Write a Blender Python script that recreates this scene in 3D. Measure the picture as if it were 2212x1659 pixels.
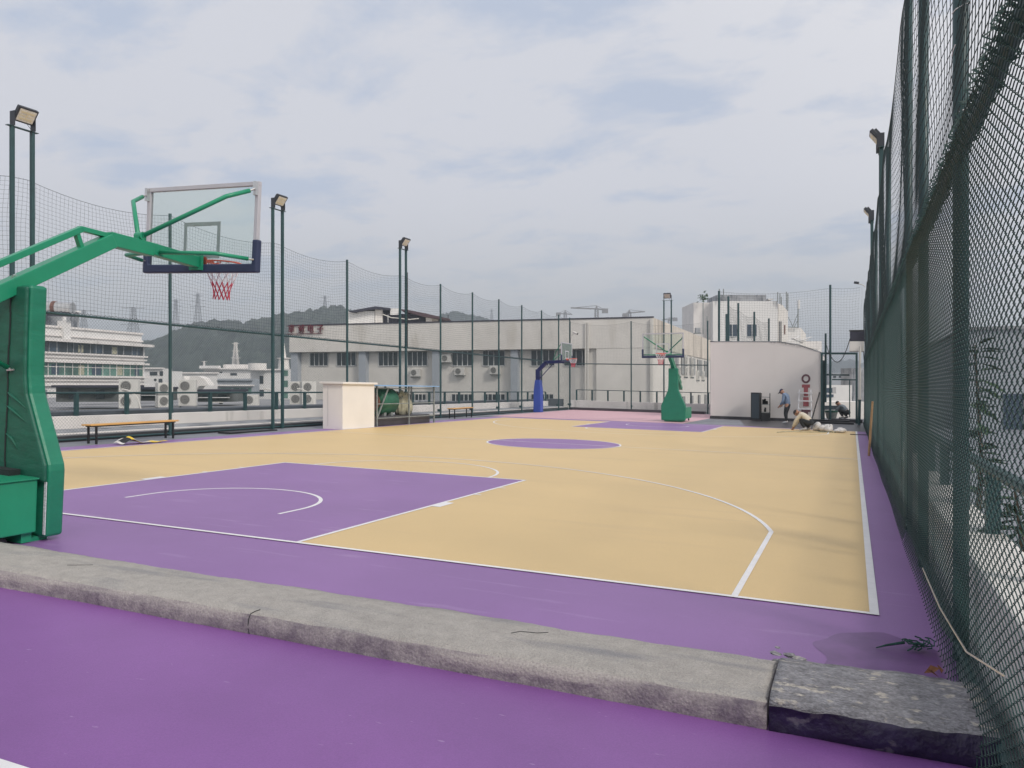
import bpy, math, random
import numpy as np
from math import sin, cos, pi, radians, sqrt, atan2, tan
from mathutils import Vector, Matrix
random.seed(7); rng = np.random.RandomState(11)
S = bpy.context.scene
for o in list(bpy.data.objects): bpy.data.objects.remove(o, do_unlink=True)

# ---------------------------------------------------------------- camera
CAM = np.array([7.426, -6.149, 1.590]); YAW = 0.4096; FV = 1693.3       # FV: focal length for a 2212 px wide picture
FW = np.array([-sin(YAW), cos(YAW), 0.0]); RT = np.array([cos(YAW), sin(YAW), 0.0])
cd = bpy.data.cameras.new('camera'); cam = bpy.data.objects.new('camera', cd); S.collection.objects.link(cam)
cam.location = CAM; cam.rotation_euler = (pi/2, 0, YAW)
cd.sensor_width = 36; cd.lens = FV/2212*36; cd.clip_end = 6000; cd.clip_start = 0.05
S.camera = cam
S.view_settings.view_transform = 'Standard'; S.view_settings.look = 'None'
S.view_settings.exposure = 0.12; S.view_settings.gamma = 1.0
S.render.resolution_x = 1024; S.render.resolution_y = 768

# ---------------------------------------------------------------- sky and sun
SUN_EL, SUN_AZ = radians(38), radians(-24)       # azimuth measured from +X towards +Y
w = bpy.data.worlds.new('World'); S.world = w; w.use_nodes = True
nt = w.node_tree; nt.nodes.clear(); N = nt.nodes.new; LK = nt.links.new
out = N('ShaderNodeOutputWorld'); bg = N('ShaderNodeBackground'); bg.inputs[1].default_value = 0.10; LK(bg.outputs[0], out.inputs[0])
sky = N('ShaderNodeTexSky'); sky.sky_type = 'NISHITA'; sky.sun_disc = False
sky.sun_elevation = SUN_EL; sky.sun_rotation = pi/2 - SUN_AZ; sky.dust_density = 4; sky.air_density = 1.0
tc = N('ShaderNodeTexCoord'); sep = N('ShaderNodeSeparateXYZ'); LK(tc.outputs['Generated'], sep.inputs[0])
def M(op, a, b=None, c=None):
    m = N('ShaderNodeMath'); m.operation = op
    for i, v in enumerate((a, b, c)):
        if v is None: continue
        if isinstance(v, (int, float)): m.inputs[i].default_value = v
        else: LK(v, m.inputs[i])
    return m.outputs[0]
zc = M('ADD', M('MAXIMUM', sep.outputs[2], 0.0), 0.16)
cx = M('DIVIDE', sep.outputs[0], zc); cy = M('DIVIDE', sep.outputs[1], zc)
cmb = N('ShaderNodeCombineXYZ'); LK(cx, cmb.inputs[0]); LK(cy, cmb.inputs[1])
def cnoise(scale, detail, rough, off, dist=0.0):
    mp = N('ShaderNodeMapping'); mp.inputs['Location'].default_value = off; mp.inputs['Rotation'].default_value = (0, 0, YAW)
    mp.inputs['Scale'].default_value = (1.0, 1.25, 1); LK(cmb.outputs[0], mp.inputs[0])
    n = N('ShaderNodeTexNoise'); n.inputs['Scale'].default_value = scale; n.inputs['Detail'].default_value = detail
    n.inputs['Roughness'].default_value = rough; n.inputs['Distortion'].default_value = dist; LK(mp.outputs[0], n.inputs[0]); return n.outputs[0]
n1 = cnoise(2.3, 9, 0.60, (3.1, 1.7, 0), 0.25); n2 = cnoise(0.8, 4, 0.5, (7.2, 4.4, 0))
cl = M('ADD', M('MULTIPLY', n1, 0.7), M('MULTIPLY', n2, 0.3))
mr = N('ShaderNodeMapRange'); mr.inputs[1].default_value = 0.40; mr.inputs[2].default_value = 0.505; mr.clamp = True; LK(cl, mr.inputs[0])
def mixc(f, a, b):
    m = N('ShaderNodeMix'); m.data_type = 'RGBA'
    if isinstance(f, float): m.inputs[0].default_value = f
    else: LK(f, m.inputs[0])
    for i, v in ((6, a), (7, b)):
        if isinstance(v, tuple): m.inputs[i].default_value = (*v, 1)
        else: LK(v, m.inputs[i])
    return m.outputs[2]
# cloud deck (values x10 because of strength 0.1): thin blue gaps, pale mauve-grey body, brighter towards the sun
gap = mixc(0.88, sky.outputs[0], (5.25, 5.85, 7.1))
dp = N('ShaderNodeVectorMath'); dp.operation = 'DOT_PRODUCT'; LK(tc.outputs['Generated'], dp.inputs[0])
dp.inputs[1].default_value = (cos(SUN_EL)*cos(SUN_AZ), cos(SUN_EL)*sin(SUN_AZ), sin(SUN_EL))
glow = N('ShaderNodeMapRange'); glow.inputs[1].default_value = -0.25; glow.inputs[2].default_value = 0.9; LK(dp.outputs['Value'], glow.inputs[0])
body = mixc(glow.outputs[0], (6.3, 6.45, 7.05), (10.0, 9.7, 9.5))
deck = mixc(mr.outputs[0], gap, body)
hz = N('ShaderNodeMapRange'); hz.inputs[1].default_value = 0.0; hz.inputs[2].default_value = 0.26; hz.inputs[3].default_value = 1.0; hz.inputs[4].default_value = 0.0
hz.interpolation_type = 'SMOOTHSTEP'; LK(sep.outputs[2], hz.inputs[0])
horizon = mixc(glow.outputs[0], (5.2, 5.4, 5.6), (8.6, 8.4, 8.3))
LK(mixc(hz.outputs[0], deck, horizon), bg.inputs[0])
sd = bpy.data.lights.new('sun', 'SUN'); sd.energy = 1.8; sd.angle = radians(11); sd.color = (1.0, 0.93, 0.84)
sun = bpy.data.objects.new('sun', sd); S.collection.objects.link(sun)
sv = Vector((cos(SUN_EL)*cos(SUN_AZ), cos(SUN_EL)*sin(SUN_AZ), sin(SUN_EL)))
sun.rotation_euler = sv.to_track_quat('Z', 'Y').to_euler()

# ---------------------------------------------------------------- helpers
def gz(x, y): return -0.0211*((x-CAM[0])*RT[0] + (y-CAM[1])*RT[1])      # the roof falls gently for drainage
def V(px, py, z):                                                       # a point z metres ahead, seen at (px,py) of 2212x1659
    P = CAM + FW*z + RT*((px-1106)/FV*z); return Vector((P[0], P[1], CAM[2] + (829.5-py)/FV*z))
def tag(o, label=None, cat=None, group=None, kind=None):
    if label: o['label'] = label
    if cat: o['category'] = cat
    if group: o['group'] = group
    if kind: o['kind'] = kind
    return o
def empty(name, loc, label, cat, group=None, rz=0.0):
    o = bpy.data.objects.new(name, None); S.collection.objects.link(o); o.location = loc; o.rotation_euler = (0, 0, rz)
    o.empty_display_size = 0.1
    return tag(o, label, cat, group)
def children(o): return [c for c in bpy.data.objects if c.parent == o]
def copy_tree(o, parent=None):
    c = o.copy(); S.collection.objects.link(c); c.parent = parent
    for ch in children(o): copy_tree(ch, c)
    return c
def origin_of(p):
    v = Vector((0, 0, 0))
    while p: v += Vector(p.location); p = p.parent
    return v

class MB:
    def __init__(s): s.v = []; s.f = []; s.m = []; s.mi = 0; s.bulk = []
    def add(s, vs, fs):
        b = len(s.v); s.v += [tuple(map(float, v)) for v in vs]; s.f += [tuple(b+i for i in f) for f in fs]; s.m += [s.mi]*len(fs); return s
    def box(s, x0, x1, y0, y1, z0, z1):
        return s.add([(x0,y0,z0),(x1,y0,z0),(x1,y1,z0),(x0,y1,z0),(x0,y0,z1),(x1,y0,z1),(x1,y1,z1),(x0,y1,z1)],
                     [(0,3,2,1),(4,5,6,7),(0,1,5,4),(1,2,6,5),(2,3,7,6),(3,0,4,7)])
    def gbox(s, x0, x1, y0, y1, z0, z1):                                # box whose heights are over the sloping floor
        c = [(x0,y0),(x1,y0),(x1,y1),(x0,y1)]
        return s.add([(x,y,gz(x,y)+z0) for x,y in c]+[(x,y,gz(x,y)+z1) for x,y in c],
                     [(0,3,2,1),(4,5,6,7),(0,1,5,4),(1,2,6,5),(2,3,7,6),(3,0,4,7)])
    def obox(s, c, ax, ay, az, hx, hy, hz_):                            # oriented box
        c, ax, ay, az = map(Vector, (c, ax, ay, az)); vs = []
        for k in (-1, 1):
            for i, j in ((-1,-1),(1,-1),(1,1),(-1,1)): vs.append(c+ax*hx*i+ay*hy*j+az*hz_*k)
        return s.add(vs, [(0,3,2,1),(4,5,6,7),(0,1,5,4),(1,2,6,5),(2,3,7,6),(3,0,4,7)])
    def beam(s, a, b, w_, h_, up=(0,0,1)):
        a, b = Vector(a), Vector(b); d = (b-a).normalized(); sd_ = d.cross(Vector(up))
        if sd_.length < 1e-4: sd_ = Vector((1,0,0))
        sd_.normalize(); u = sd_.cross(d)
        return s.obox((a+b)/2, sd_, d, u, w_/2, (b-a).length/2, h_/2)
    def tube(s, pts, r, n=8, cap=True):
        pts = [Vector(p) for p in pts]; rs = r if isinstance(r, (list, tuple)) else [r]*len(pts); vs = []; fs = []
        prev = None
        for i, p in enumerate(pts):
            t = (pts[min(i+1, len(pts)-1)] - pts[max(i-1, 0)])
            if t.length < 1e-9: t = Vector((0,0,1))
            t.normalize()
            if prev is None:
                a = t.orthogonal().normalized()
            else:
                a = prev - t*prev.dot(t)
                if a.length < 1e-6: a = t.orthogonal()
                a.normalize()
            prev = a; b = t.cross(a)
            for k in range(n):
                q = 2*pi*k/n; vs.append(p + (a*cos(q)+b*sin(q))*rs[i])
        for i in range(len(pts)-1):
            for k in range(n): fs.append((i*n+k, i*n+(k+1)%n, (i+1)*n+(k+1)%n, (i+1)*n+k))
        if cap: fs += [tuple(range(n-1, -1, -1)), tuple((len(pts)-1)*n+k for k in range(n))]
        return s.add(vs, fs)
    def prism(s, poly, axis, a, b):                                     # polygon extruded along an axis; poly in the other two
        def P(q, t): return {'x': (t, q[0], q[1]), 'y': (q[0], t, q[1]), 'z': (q[0], q[1], t)}[axis]
        n = len(poly); vs = [P(q, a) for q in poly]+[P(q, b) for q in poly]
        return s.add(vs, [tuple(range(n)), tuple(range(2*n-1, n-1, -1))]+[(i, i+n, (i+1)%n+n, (i+1)%n) for i in range(n)])
    def sphere(s, c, r, seg=12, rings=8, sc=(1,1,1), noise=0.0):
        vs = [(c[0], c[1], c[2]+r*sc[2])]; fs = []
        for i in range(1, rings):
            t = pi*i/rings
            for k in range(seg):
                q = 2*pi*k/seg; rr = r*(1+noise*random.uniform(-1, 1))
                vs.append((c[0]+rr*sin(t)*cos(q)*sc[0], c[1]+rr*sin(t)*sin(q)*sc[1], c[2]+rr*cos(t)*sc[2]))
        vs.append((c[0], c[1], c[2]-r*sc[2])); L = len(vs)-1
        for k in range(seg): fs.append((0, 1+k, 1+(k+1)%seg)); fs.append((L, L-seg+(k+1)%seg, L-seg+k))
        for i in range(rings-2):
            for k in range(seg):
                a = 1+i*seg+k; b = 1+i*seg+(k+1)%seg; fs.append((a, a+seg, b+seg, b))
        return s.add(vs, fs)
    def disc(s, c, nrm, r, n=20):
        nrm = Vector(nrm).normalized(); a = nrm.orthogonal().normalized(); b = nrm.cross(a); c = Vector(c)
        return s.add([c+(a*cos(2*pi*k/n)+b*sin(2*pi*k/n))*r for k in range(n)], [tuple(range(n))])
    def ring(s, c, nrm, r, rt, n=28, m=6):
        nrm = Vector(nrm).normalized(); a = nrm.orthogonal().normalized(); b = nrm.cross(a); c = Vector(c); vs = []; fs = []
        for i in range(n):
            d = a*cos(2*pi*i/n)+b*sin(2*pi*i/n)
            for j in range(m): vs.append(c+d*(r+rt*cos(2*pi*j/m))+nrm*rt*sin(2*pi*j/m))
        for i in range(n):
            for j in range(m): fs.append((i*m+j, ((i+1)%n)*m+j, ((i+1)%n)*m+(j+1)%m, i*m+(j+1)%m))
        return s.add(vs, fs)
    def gpoly(s, pts, dz):                                              # a painted sheet lying on the floor
        return s.add([(x, y, gz(x, y)+dz) for x, y in pts], [tuple(range(len(pts)))])
    def gline(s, pts, wd, dz, closed=False):
        n = len(pts); L = []; R_ = []
        for i in range(n):
            a = pts[(i-1) % n if closed else max(i-1, 0)]; b = pts[(i+1) % n if closed else min(i+1, n-1)]
            tx, ty = b[0]-a[0], b[1]-a[1]; q = sqrt(tx*tx+ty*ty) or 1; nx, ny = -ty/q*wd/2, tx/q*wd/2
            L.append((pts[i][0]+nx, pts[i][1]+ny)); R_.append((pts[i][0]-nx, pts[i][1]-ny))
        vs = [(x, y, gz(x, y)+dz) for x, y in L+R_]; m = n if closed else n-1
        return s.add(vs, [(n+i, n+(i+1) % n, (i+1) % n, i) for i in range(m)])
    def batch(s, P, ring):                                              # P: (lines, points, 3); ring: (k,3) fixed section offsets
        P = np.asarray(P, float); ring = np.asarray(ring, float); n, m, _ = P.shape; k = len(ring)
        vs = (P[:, :, None, :] + ring[None, None]).reshape(-1, 3)
        i = np.arange(n)[:, None, None]*m*k + np.arange(m-1)[None, :, None]*k; j = np.arange(k)[None, None]; j2 = (j+1) % k
        f = np.stack([i+j, i+j2, i+k+j2, i+k+j], -1).reshape(-1, 4)
        s.bulk.append((vs, f)); return s
    def build(s, name, mat, parent=None, smooth=False, local=False, bevel=0, auto=None):
        me = bpy.data.meshes.new(name)
        vs = np.array(s.v, float).reshape(-1, 3); nb = len(vs)
        if s.bulk:
            allv = [vs]; F = [np.array(f) for f in s.f]; bf = []; b = nb
            for bv, f in s.bulk: allv.append(bv); bf.append(f+b); b += len(bv)
            vs = np.concatenate(allv); bf = np.concatenate(bf)
        else: bf = np.zeros((0, 4), int)
        if parent is not None: base = Vector((0,0,0)) if local else origin_of(parent)
        elif local: base = Vector((0,0,0))
        else:
            mn, mx = vs.min(0), vs.max(0); base = Vector(((mn[0]+mx[0])/2, (mn[1]+mx[1])/2, mn[2]))
        vs = vs-np.array(base)
        lens = [len(f) for f in s.f]; idx = [i for f in s.f for i in f]
        tot = np.array(lens+[4]*len(bf), int); loops = np.concatenate([np.array(idx, int), bf.reshape(-1)]) if len(bf) else np.array(idx, int)
        me.vertices.add(len(vs)); me.vertices.foreach_set('co', vs.astype(np.float32).ravel())
        me.loops.add(len(loops)); me.loops.foreach_set('vertex_index', loops.astype(np.int32))
        me.polygons.add(len(tot)); st = np.concatenate([[0], np.cumsum(tot)[:-1]]) if len(tot) else []
        me.polygons.foreach_set('loop_start', np.array(st, np.int32)); me.polygons.foreach_set('loop_total', tot.astype(np.int32))
        mats = mat if isinstance(mat, (list, tuple)) else [mat]
        for m_ in mats: me.materials.append(m_)
        if len(mats) > 1: me.polygons.foreach_set('material_index', np.array(s.m+[0]*len(bf), np.int32))
        me.update(calc_edges=True); me.validate()
        me.polygons.foreach_set('use_smooth', [bool(smooth)]*len(me.polygons))
        o = bpy.data.objects.new(name, me); S.collection.objects.link(o)
        if parent is not None: o.parent = parent
        else: o.location = base
        if bevel:
            md = o.modifiers.new('bevel', 'BEVEL'); md.width = bevel; md.segments = 2; md.limit_method = 'ANGLE'
        return o

# ---------------------------------------------------------------- materials
def mat(name, col, rough=0.6, metal=0.0, var=0.0, vscale=3.0, col2=None, bump=0.0, bscale=40.0, stretch=None, spec=0.5, streak=None, grain=None):
    m = bpy.data.materials.new(name); m.use_nodes = True; t = m.node_tree; p = t.nodes['Principled BSDF']
    p.inputs['Base Color'].default_value = (*col, 1); p.inputs['Roughness'].default_value = rough; p.inputs['Metallic'].default_value = metal
    p.inputs['Specular IOR Level'].default_value = spec
    tcn = t.nodes.new('ShaderNodeTexCoord'); mp = t.nodes.new('ShaderNodeMapping'); t.links.new(tcn.outputs['Object'], mp.inputs[0])
    if stretch: mp.inputs['Scale'].default_value = stretch
    if var or col2:
        n = t.nodes.new('ShaderNodeTexNoise'); n.inputs['Scale'].default_value = vscale; n.inputs['Detail'].default_value = 8; n.inputs['Roughness'].default_value = 0.65
        t.links.new(mp.outputs[0], n.inputs[0])
        r = t.nodes.new('ShaderNodeValToRGB'); t.links.new(n.outputs[0], r.inputs[0])
        a = tuple(max(0, c*(1-var)) for c in col); b = col2 if col2 else tuple(min(1, c*(1+var)) for c in col)
        r.color_ramp.elements[0].position = 0.32; r.color_ramp.elements[1].position = 0.68
        r.color_ramp.elements[0].color = (*a, 1); r.color_ramp.elements[1].color = (*b, 1)
        cur = r.outputs[0]
        if streak:                                                     # (colour, scale vector, threshold, width): stains or scuffs with a shape of their own
            sc, sv_, th, wd = streak
            mp2 = t.nodes.new('ShaderNodeMapping'); mp2.inputs['Scale'].default_value = sv_; t.links.new(tcn.outputs['Object'], mp2.inputs[0])
            n2_ = t.nodes.new('ShaderNodeTexNoise'); n2_.inputs['Scale'].default_value = 1; n2_.inputs['Detail'].default_value = 6; t.links.new(mp2.outputs[0], n2_.inputs[0])
            q = t.nodes.new('ShaderNodeMapRange'); q.inputs[1].default_value = th; q.inputs[2].default_value = th+wd; t.links.new(n2_.outputs[0], q.inputs[0])
            x = t.nodes.new('ShaderNodeMix'); x.data_type = 'RGBA'; x.inputs[7].default_value = (*sc, 1)
            t.links.new(q.outputs[0], x.inputs[0]); t.links.new(cur, x.inputs[6]); cur = x.outputs[2]
        if grain:                                                      # (strength, scale): fine grit in the surface itself
            n3 = t.nodes.new('ShaderNodeTexNoise'); n3.inputs['Scale'].default_value = grain[1]; n3.inputs['Detail'].default_value = 3; t.links.new(mp.outputs[0], n3.inputs[0])
            q3 = t.nodes.new('ShaderNodeMapRange'); q3.inputs[1].default_value = .3; q3.inputs[2].default_value = .7; q3.inputs[3].default_value = 1-grain[0]; q3.inputs[4].default_value = 1+grain[0]; t.links.new(n3.outputs[0], q3.inputs[0])
            x3 = t.nodes.new('ShaderNodeVectorMath'); x3.operation = 'SCALE'; t.links.new(cur, x3.inputs[0]); t.links.new(q3.outputs[0], x3.inputs['Scale']); cur = x3.outputs[0]
        t.links.new(cur, p.inputs['Base Color'])
    if bump:
        n = t.nodes.new('ShaderNodeTexNoise'); n.inputs['Scale'].default_value = bscale; n.inputs['Detail'].default_value = 6
        t.links.new(mp.outputs[0], n.inputs[0])
        b = t.nodes.new('ShaderNodeBump'); b.inputs['Strength'].default_value = bump; b.inputs['Distance'].default_value = 0.02
        t.links.new(n.outputs[0], b.inputs['Height']); t.links.new(b.outputs[0], p.inputs['Normal'])
    return m
PURPLE = mat('purple_acrylic', (.262,.132,.352), .45, var=.06, vscale=.7, bump=.06, bscale=160, streak=((.32,.19,.41), (1.0,7,1), .62, .10), grain=(.06,90))
PURPLE_N = mat('purple_acrylic_fresh', (.235,.092,.322), .44, var=.09, vscale=.6, bump=.08, bscale=160, streak=((.36,.22,.45), (9,30,1), .70, .05), grain=(.07,110))
WETP = mat('purple_wet', (.165,.072,.225), .34, var=.25, vscale=3, spec=.4)
YELLOW = mat('yellow_acrylic', (.672,.488,.232), .5, var=.03, vscale=.6, bump=.05, bscale=140, streak=((.625,.452,.222), (.35,2.2,1), .56, .2), grain=(.04,80))
PINK = mat('pink_acrylic', (.62,.38,.42), .55, var=.05, vscale=.6)
LINE = mat('white_line_paint', (.80,.79,.80), .5, var=.06, vscale=6)
GREYF = mat('grey_roof_floor', (.20,.21,.24), .6, var=.15, vscale=.8, streak=((.10,.10,.12), (.6,.6,1), .58, .08))
DARKF = mat('dark_damp_floor', (.05,.047,.055), .4, var=.35, vscale=1.2)
CONC = mat('concrete_kerb', (.40,.375,.35), .92, var=.12, vscale=9, bump=.8, bscale=60, streak=((.27,.265,.27), (1.0,5,6), .56, .16), grain=(.16,130))
CONC2 = mat('rough_mortar', (.27,.265,.28), .95, var=.35, vscale=14, bump=1.0, bscale=45, stretch=(1,1.4,1), streak=((.50,.46,.41), (11,17,9), .58, .06), grain=(.3,60))
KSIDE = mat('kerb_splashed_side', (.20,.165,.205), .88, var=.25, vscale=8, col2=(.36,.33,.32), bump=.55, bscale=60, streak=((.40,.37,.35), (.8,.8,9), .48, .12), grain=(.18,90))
NAVYW = mat('navy_waterproofing', (.022,.015,.05), .42, var=.4, vscale=9, bump=.7, bscale=25, streak=((.12,.11,.14), (9,9,16), .64, .05))
GREEN = mat('green_enamel', (.012,.255,.135), .35, var=.08, vscale=2)
GPAD = mat('green_vinyl', (.010,.19,.11), .42, var=.10, vscale=3, bump=.35, bscale=5, stretch=(1,1,2.6))
GPADB = mat('green_vinyl_shaded', (.008,.105,.068), .55, var=.2, vscale=3, bump=.6, bscale=5, stretch=(1,1,2.2))  # shaded copy of the vinyl: the back's shade is put into the colour
GDARK = mat('dark_gap', (.012,.02,.02), .7)
ZIP = mat('zipper_tape', (.55,.58,.60), .7, var=.4, vscale=60)
CHROME = mat('zinc_plated', (.62,.62,.62), .3, metal=.9)
ALU = mat('silver_frame', (.50,.50,.54), .4, metal=.15, var=.05)
WTAPE = mat('white_glass_print', (.50,.52,.56), .6)
NAVY = mat('navy_padding', (.022,.034,.085), .55, var=.1)
ORANGE = mat('orange_rim', (.72,.10,.05), .45)
NETW = mat('white_cord', (.72,.70,.72), .8)
NETR = mat('red_cord', (.60,.07,.11), .8)
POST = mat('dark_green_post', (.020,.062,.068), .45, var=.2, vscale=4)
WIRE = mat('green_coated_wire', (.013,.048,.043), .45)
TWINE = mat('dark_netting_twine', (.024,.040,.046), .9)
BLUE = mat('blue_enamel', (.010,.016,.10), .4); BLUEP = mat('blue_pad', (.035,.075,.36), .5, var=.08)
BLACK = mat('black_steel', (.012,.013,.015), .5)
LAMPB = mat('black_lamp_body', (.03,.035,.045), .5)
LAMPG = mat('lamp_glass', (.66,.65,.60), .25, var=.25, vscale=25)
WOOD = mat('varnished_bench_wood', (.62,.35,.11), .5, var=.15, vscale=4, stretch=(1,.3,1))
WHITEW = mat('white_render', (.74,.71,.69), .9, var=.07, vscale=.6, bump=.1, streak=((.48,.46,.44), (2,2,.25), .60, .12))
BLOCKW = mat('block_wall_render', (.70,.665,.645), .9, var=.05, vscale=.35, streak=((.66,.61,.59), (.6,.6,.3), .55, .15))
CREAM = mat('cream_render', (.755,.725,.69), .85, var=.05, vscale=.8)
TILE = mat('pale_wall_tile', (.67,.645,.605), .7, var=.07, vscale=.5, streak=((.56,.53,.48), (.5,.5,.12), .60, .10))
TILEB = mat('weathered_side_wall', (.62,.565,.50), .85, var=.12, vscale=.4, streak=((.36,.32,.28), (.5,.5,.06), .56, .10))
GREYB = mat('blue_grey_render', (.36,.39,.43), .85, var=.06)
STAINB = mat('stained_concrete', (.30,.31,.33), .9, var=.3, vscale=.8, streak=((.10,.11,.13), (1,1,.2), .55, .10))
WHITEB = mat('white_building_render', (.72,.71,.70), .85, var=.04, vscale=.3)
GLASSD = mat('dark_window_glass', (.035,.045,.055), .15, var=.4, vscale=.6)
GLASSG = mat('green_window_glass', (.10,.20,.17), .2, var=.5, vscale=.35)
GLASSB = mat('blue_window_glass', (.05,.075,.11), .2, var=.2)
FRAMEW = mat('white_window_frame', (.62,.63,.63), .5)
MAROON = mat('maroon_roof', (.075,.045,.055), .7, var=.3)
NAVYR = mat('dark_sheet_roof', (.035,.035,.055), .6, var=.2)
SIGNR = mat('maroon_sign_letter', (.13,.022,.035), .6)
SIGNP = mat('faded_red_paint', (.36,.10,.11), .8, var=.2, vscale=6)
SIGND = mat('faded_plum_paint', (.15,.07,.085), .8, var=.25, vscale=6)
ACW = mat('air_conditioner_casing', (.60,.59,.56), .6, var=.08)
ACG = mat('fan_grille', (.10,.10,.10), .7)
SHEDW = mat('dark_shed_wall', (.11,.12,.12), .9, var=.5, vscale=.8)
PIPE = mat('pale_pipe', (.62,.60,.56), .6)
STEEL = mat('stainless_tank', (.55,.55,.55), .3, metal=.7, var=.2, vscale=1)
PYLON = mat('galvanised_pylon', (.20,.21,.23), .7)
CRANE = mat('crane_steel', (.20,.19,.19), .7)
HILLM = mat('hill_woodland', (.028,.045,.042), .95, var=.5, vscale=.13, col2=(.062,.082,.066))
LEAF = mat('leaf_green', (.045,.085,.04), .7, var=.4, vscale=6)
BARK = mat('bark', (.10,.08,.06), .9)
CITY = mat('city_ground', (.17,.17,.16), .95, var=.4, vscale=.02)
ROOF2 = mat('neighbour_roof_grey', (.26,.26,.27), .85, var=.25, vscale=.3, streak=((.12,.12,.13), (.4,.12,1), .55, .1))
DKROOF = mat('bitumen_strip', (.060,.072,.090), .6, var=.3, vscale=.6)
TANKG = mat('green_tank_paint', (.02,.125,.075), .5, var=.25, vscale=3)
RUST = mat('rusty_iron', (.16,.075,.055), .9, var=.4, vscale=12)
TARP = mat('dirty_canvas', (.38,.37,.28), .9, var=.3, vscale=4)
BLUEROOF = mat('blue_sheet_roof', (.22,.40,.66), .5, var=.1)
GALV = mat('galvanised_frame', (.22,.24,.24), .6, var=.3, vscale=8)
BAG = mat('white_plastic_bag', (.66,.64,.62), .5, var=.15, vscale=9)
BAGY = mat('yellow_print', (.72,.50,.04), .6)
SKIN = mat('skin', (.40,.22,.15), .6); HAIR = mat('dark_hair', (.018,.014,.014), .7); CAPB = mat('navy_cap', (.025,.03,.07), .8)
SHIRTB = mat('blue_grey_shirt', (.17,.23,.34), .9, var=.12, vscale=8); TROU = mat('dark_trousers', (.022,.026,.030), .9, var=.2, vscale=8)
CREAMJ = mat('cream_jacket', (.62,.57,.46), .9, var=.08, vscale=8); GREYJ = mat('slate_jacket', (.16,.19,.22), .9, var=.15, vscale=8)
SHOE = mat('pale_shoe', (.45,.45,.46), .8)
GREENC = mat('green_cloth', (.025,.085,.065), .95, var=.4, vscale=30)
DRYLEAF = mat('dry_leaf', (.20,.085,.04), .85, var=.4, vscale=30)
STICK = mat('bare_wood_stick', (.38,.24,.13), .8, var=.15, vscale=10)
# clear backboard sheet
GL = bpy.data.materials.new('clear_backboard'); GL.use_nodes = True; t = GL.node_tree; t.nodes.clear()
o_ = t.nodes.new('ShaderNodeOutputMaterial'); tr = t.nodes.new('ShaderNodeBsdfTransparent'); tr.inputs[0].default_value = (.93,.965,.95,1)
gl = t.nodes.new('ShaderNodeBsdfGlossy'); gl.inputs['Roughness'].default_value = .03; df = t.nodes.new('ShaderNodeBsdfDiffuse'); df.inputs[0].default_value = (.45,.58,.54,1)
lw = t.nodes.new('ShaderNodeLayerWeight'); lw.inputs[0].default_value = .12; mx = t.nodes.new('ShaderNodeMixShader'); m2 = t.nodes.new('ShaderNodeMixShader'); m2.inputs[0].default_value = .05
t.links.new(tr.outputs[0], m2.inputs[1]); t.links.new(df.outputs[0], m2.inputs[2])
t.links.new(lw.outputs['Fresnel'], mx.inputs[0]); t.links.new(m2.outputs[0], mx.inputs[1]); t.links.new(gl.outputs[0], mx.inputs[2]); t.links.new(mx.outputs[0], o_.inputs[0])

GL2 = GL.copy(); GL2.name = 'milky_backboard'
for n_ in GL2.node_tree.nodes:
    if n_.type == 'MIX_SHADER' and not n_.inputs[0].is_linked: n_.inputs[0].default_value = .38

def struct(mb, name, m, label=None, **k):
    o = mb.build(name, m, **k); o['kind'] = 'structure'
    if label: o['label'] = label
    return o

# ---------------------------------------------------------------- terrain, roof floor and court
b = MB(); R0 = 4500
b.add([(-R0,-R0,-18),(R0,-R0,-18),(R0,R0,-18),(-R0,R0,-18)], [(0,1,2,3)]); struct(b, 'ground', CITY)
L_ = 27.57; HW = 7.6; X1 = 7.98
b = MB(); c = [(-11.6,-26),(8.46,-26),(8.46,43.2),(-11.6,43.2)]
b.add([(x,y,gz(x,y)) for x,y in c]+[(x,y,-17.9) for x,y in c], [(0,1,2,3),(0,4,5,1),(1,5,6,2),(2,6,7,3),(3,7,4,0)]); struct(b, 'roof_floor', GREYF)
def wob(xa, ya, xb, yb, n, amp):
    r = []
    for i in range(n+1):
        f = i/n; dx, dy = xb-xa, yb-ya; q = sqrt(dx*dx+dy*dy); o = amp*random.uniform(-1,1) if 0 < i < n else 0
        r.append((xa+dx*f-dy/q*o, ya+dy*f+dx/q*o))
    return r
pts = wob(-8.35,-1.6, X1,-1.6, 3, 0)+wob(X1,-1.6, X1,28.6, 60, .05)+wob(X1,28.6, -8.35,28.5, 12, .05)+wob(-8.35,28.5, -8.35,-1.6, 40, .04)
struct(MB().gpoly(pts, .003), 'court_border', PURPLE)
struct(MB().gpoly([(-8.8,28.6),(.55,28.6),(.55,42.2),(-9.2,42.2)], .002), 'pink_floor', PINK)
pts = [(3.2,28.75),(4.2,28.1),(5.3,27.95),(6.3,27.8),(X1,27.6),(X1,39),(.6,39),(.6,35.2),(2.2,35.0)]
struct(MB().gpoly(pts, .0045), 'damp_floor', DARKF)
struct(MB().gpoly([(-HW,0),(HW,0),(HW,L_),(-HW,L_)], .0055), 'court_surface', YELLOW)
b = MB(); b.gpoly([(-2.45,0),(2.45,0),(2.45,5.8),(-2.45,5.8)], .0075); b.gpoly([(-2.45,L_-5.2),(2.45,L_-5.2),(2.45,L_),(-2.45,L_)], .0075)
CY0 = L_/2
b.gpoly([(1.8*cos(a), CY0+1.8*sin(a)) for a in np.linspace(0, 2*pi, 65)[:-1]], .0075); struct(b, 'court_key', PURPLE)
def arc(cx_, cy_, r, a0, a1, n=48): return [(cx_+r*cos(a), cy_+r*sin(a)) for a in np.linspace(a0, a1, n)]
b = MB(); W5 = .05; H1 = .0090
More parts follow.
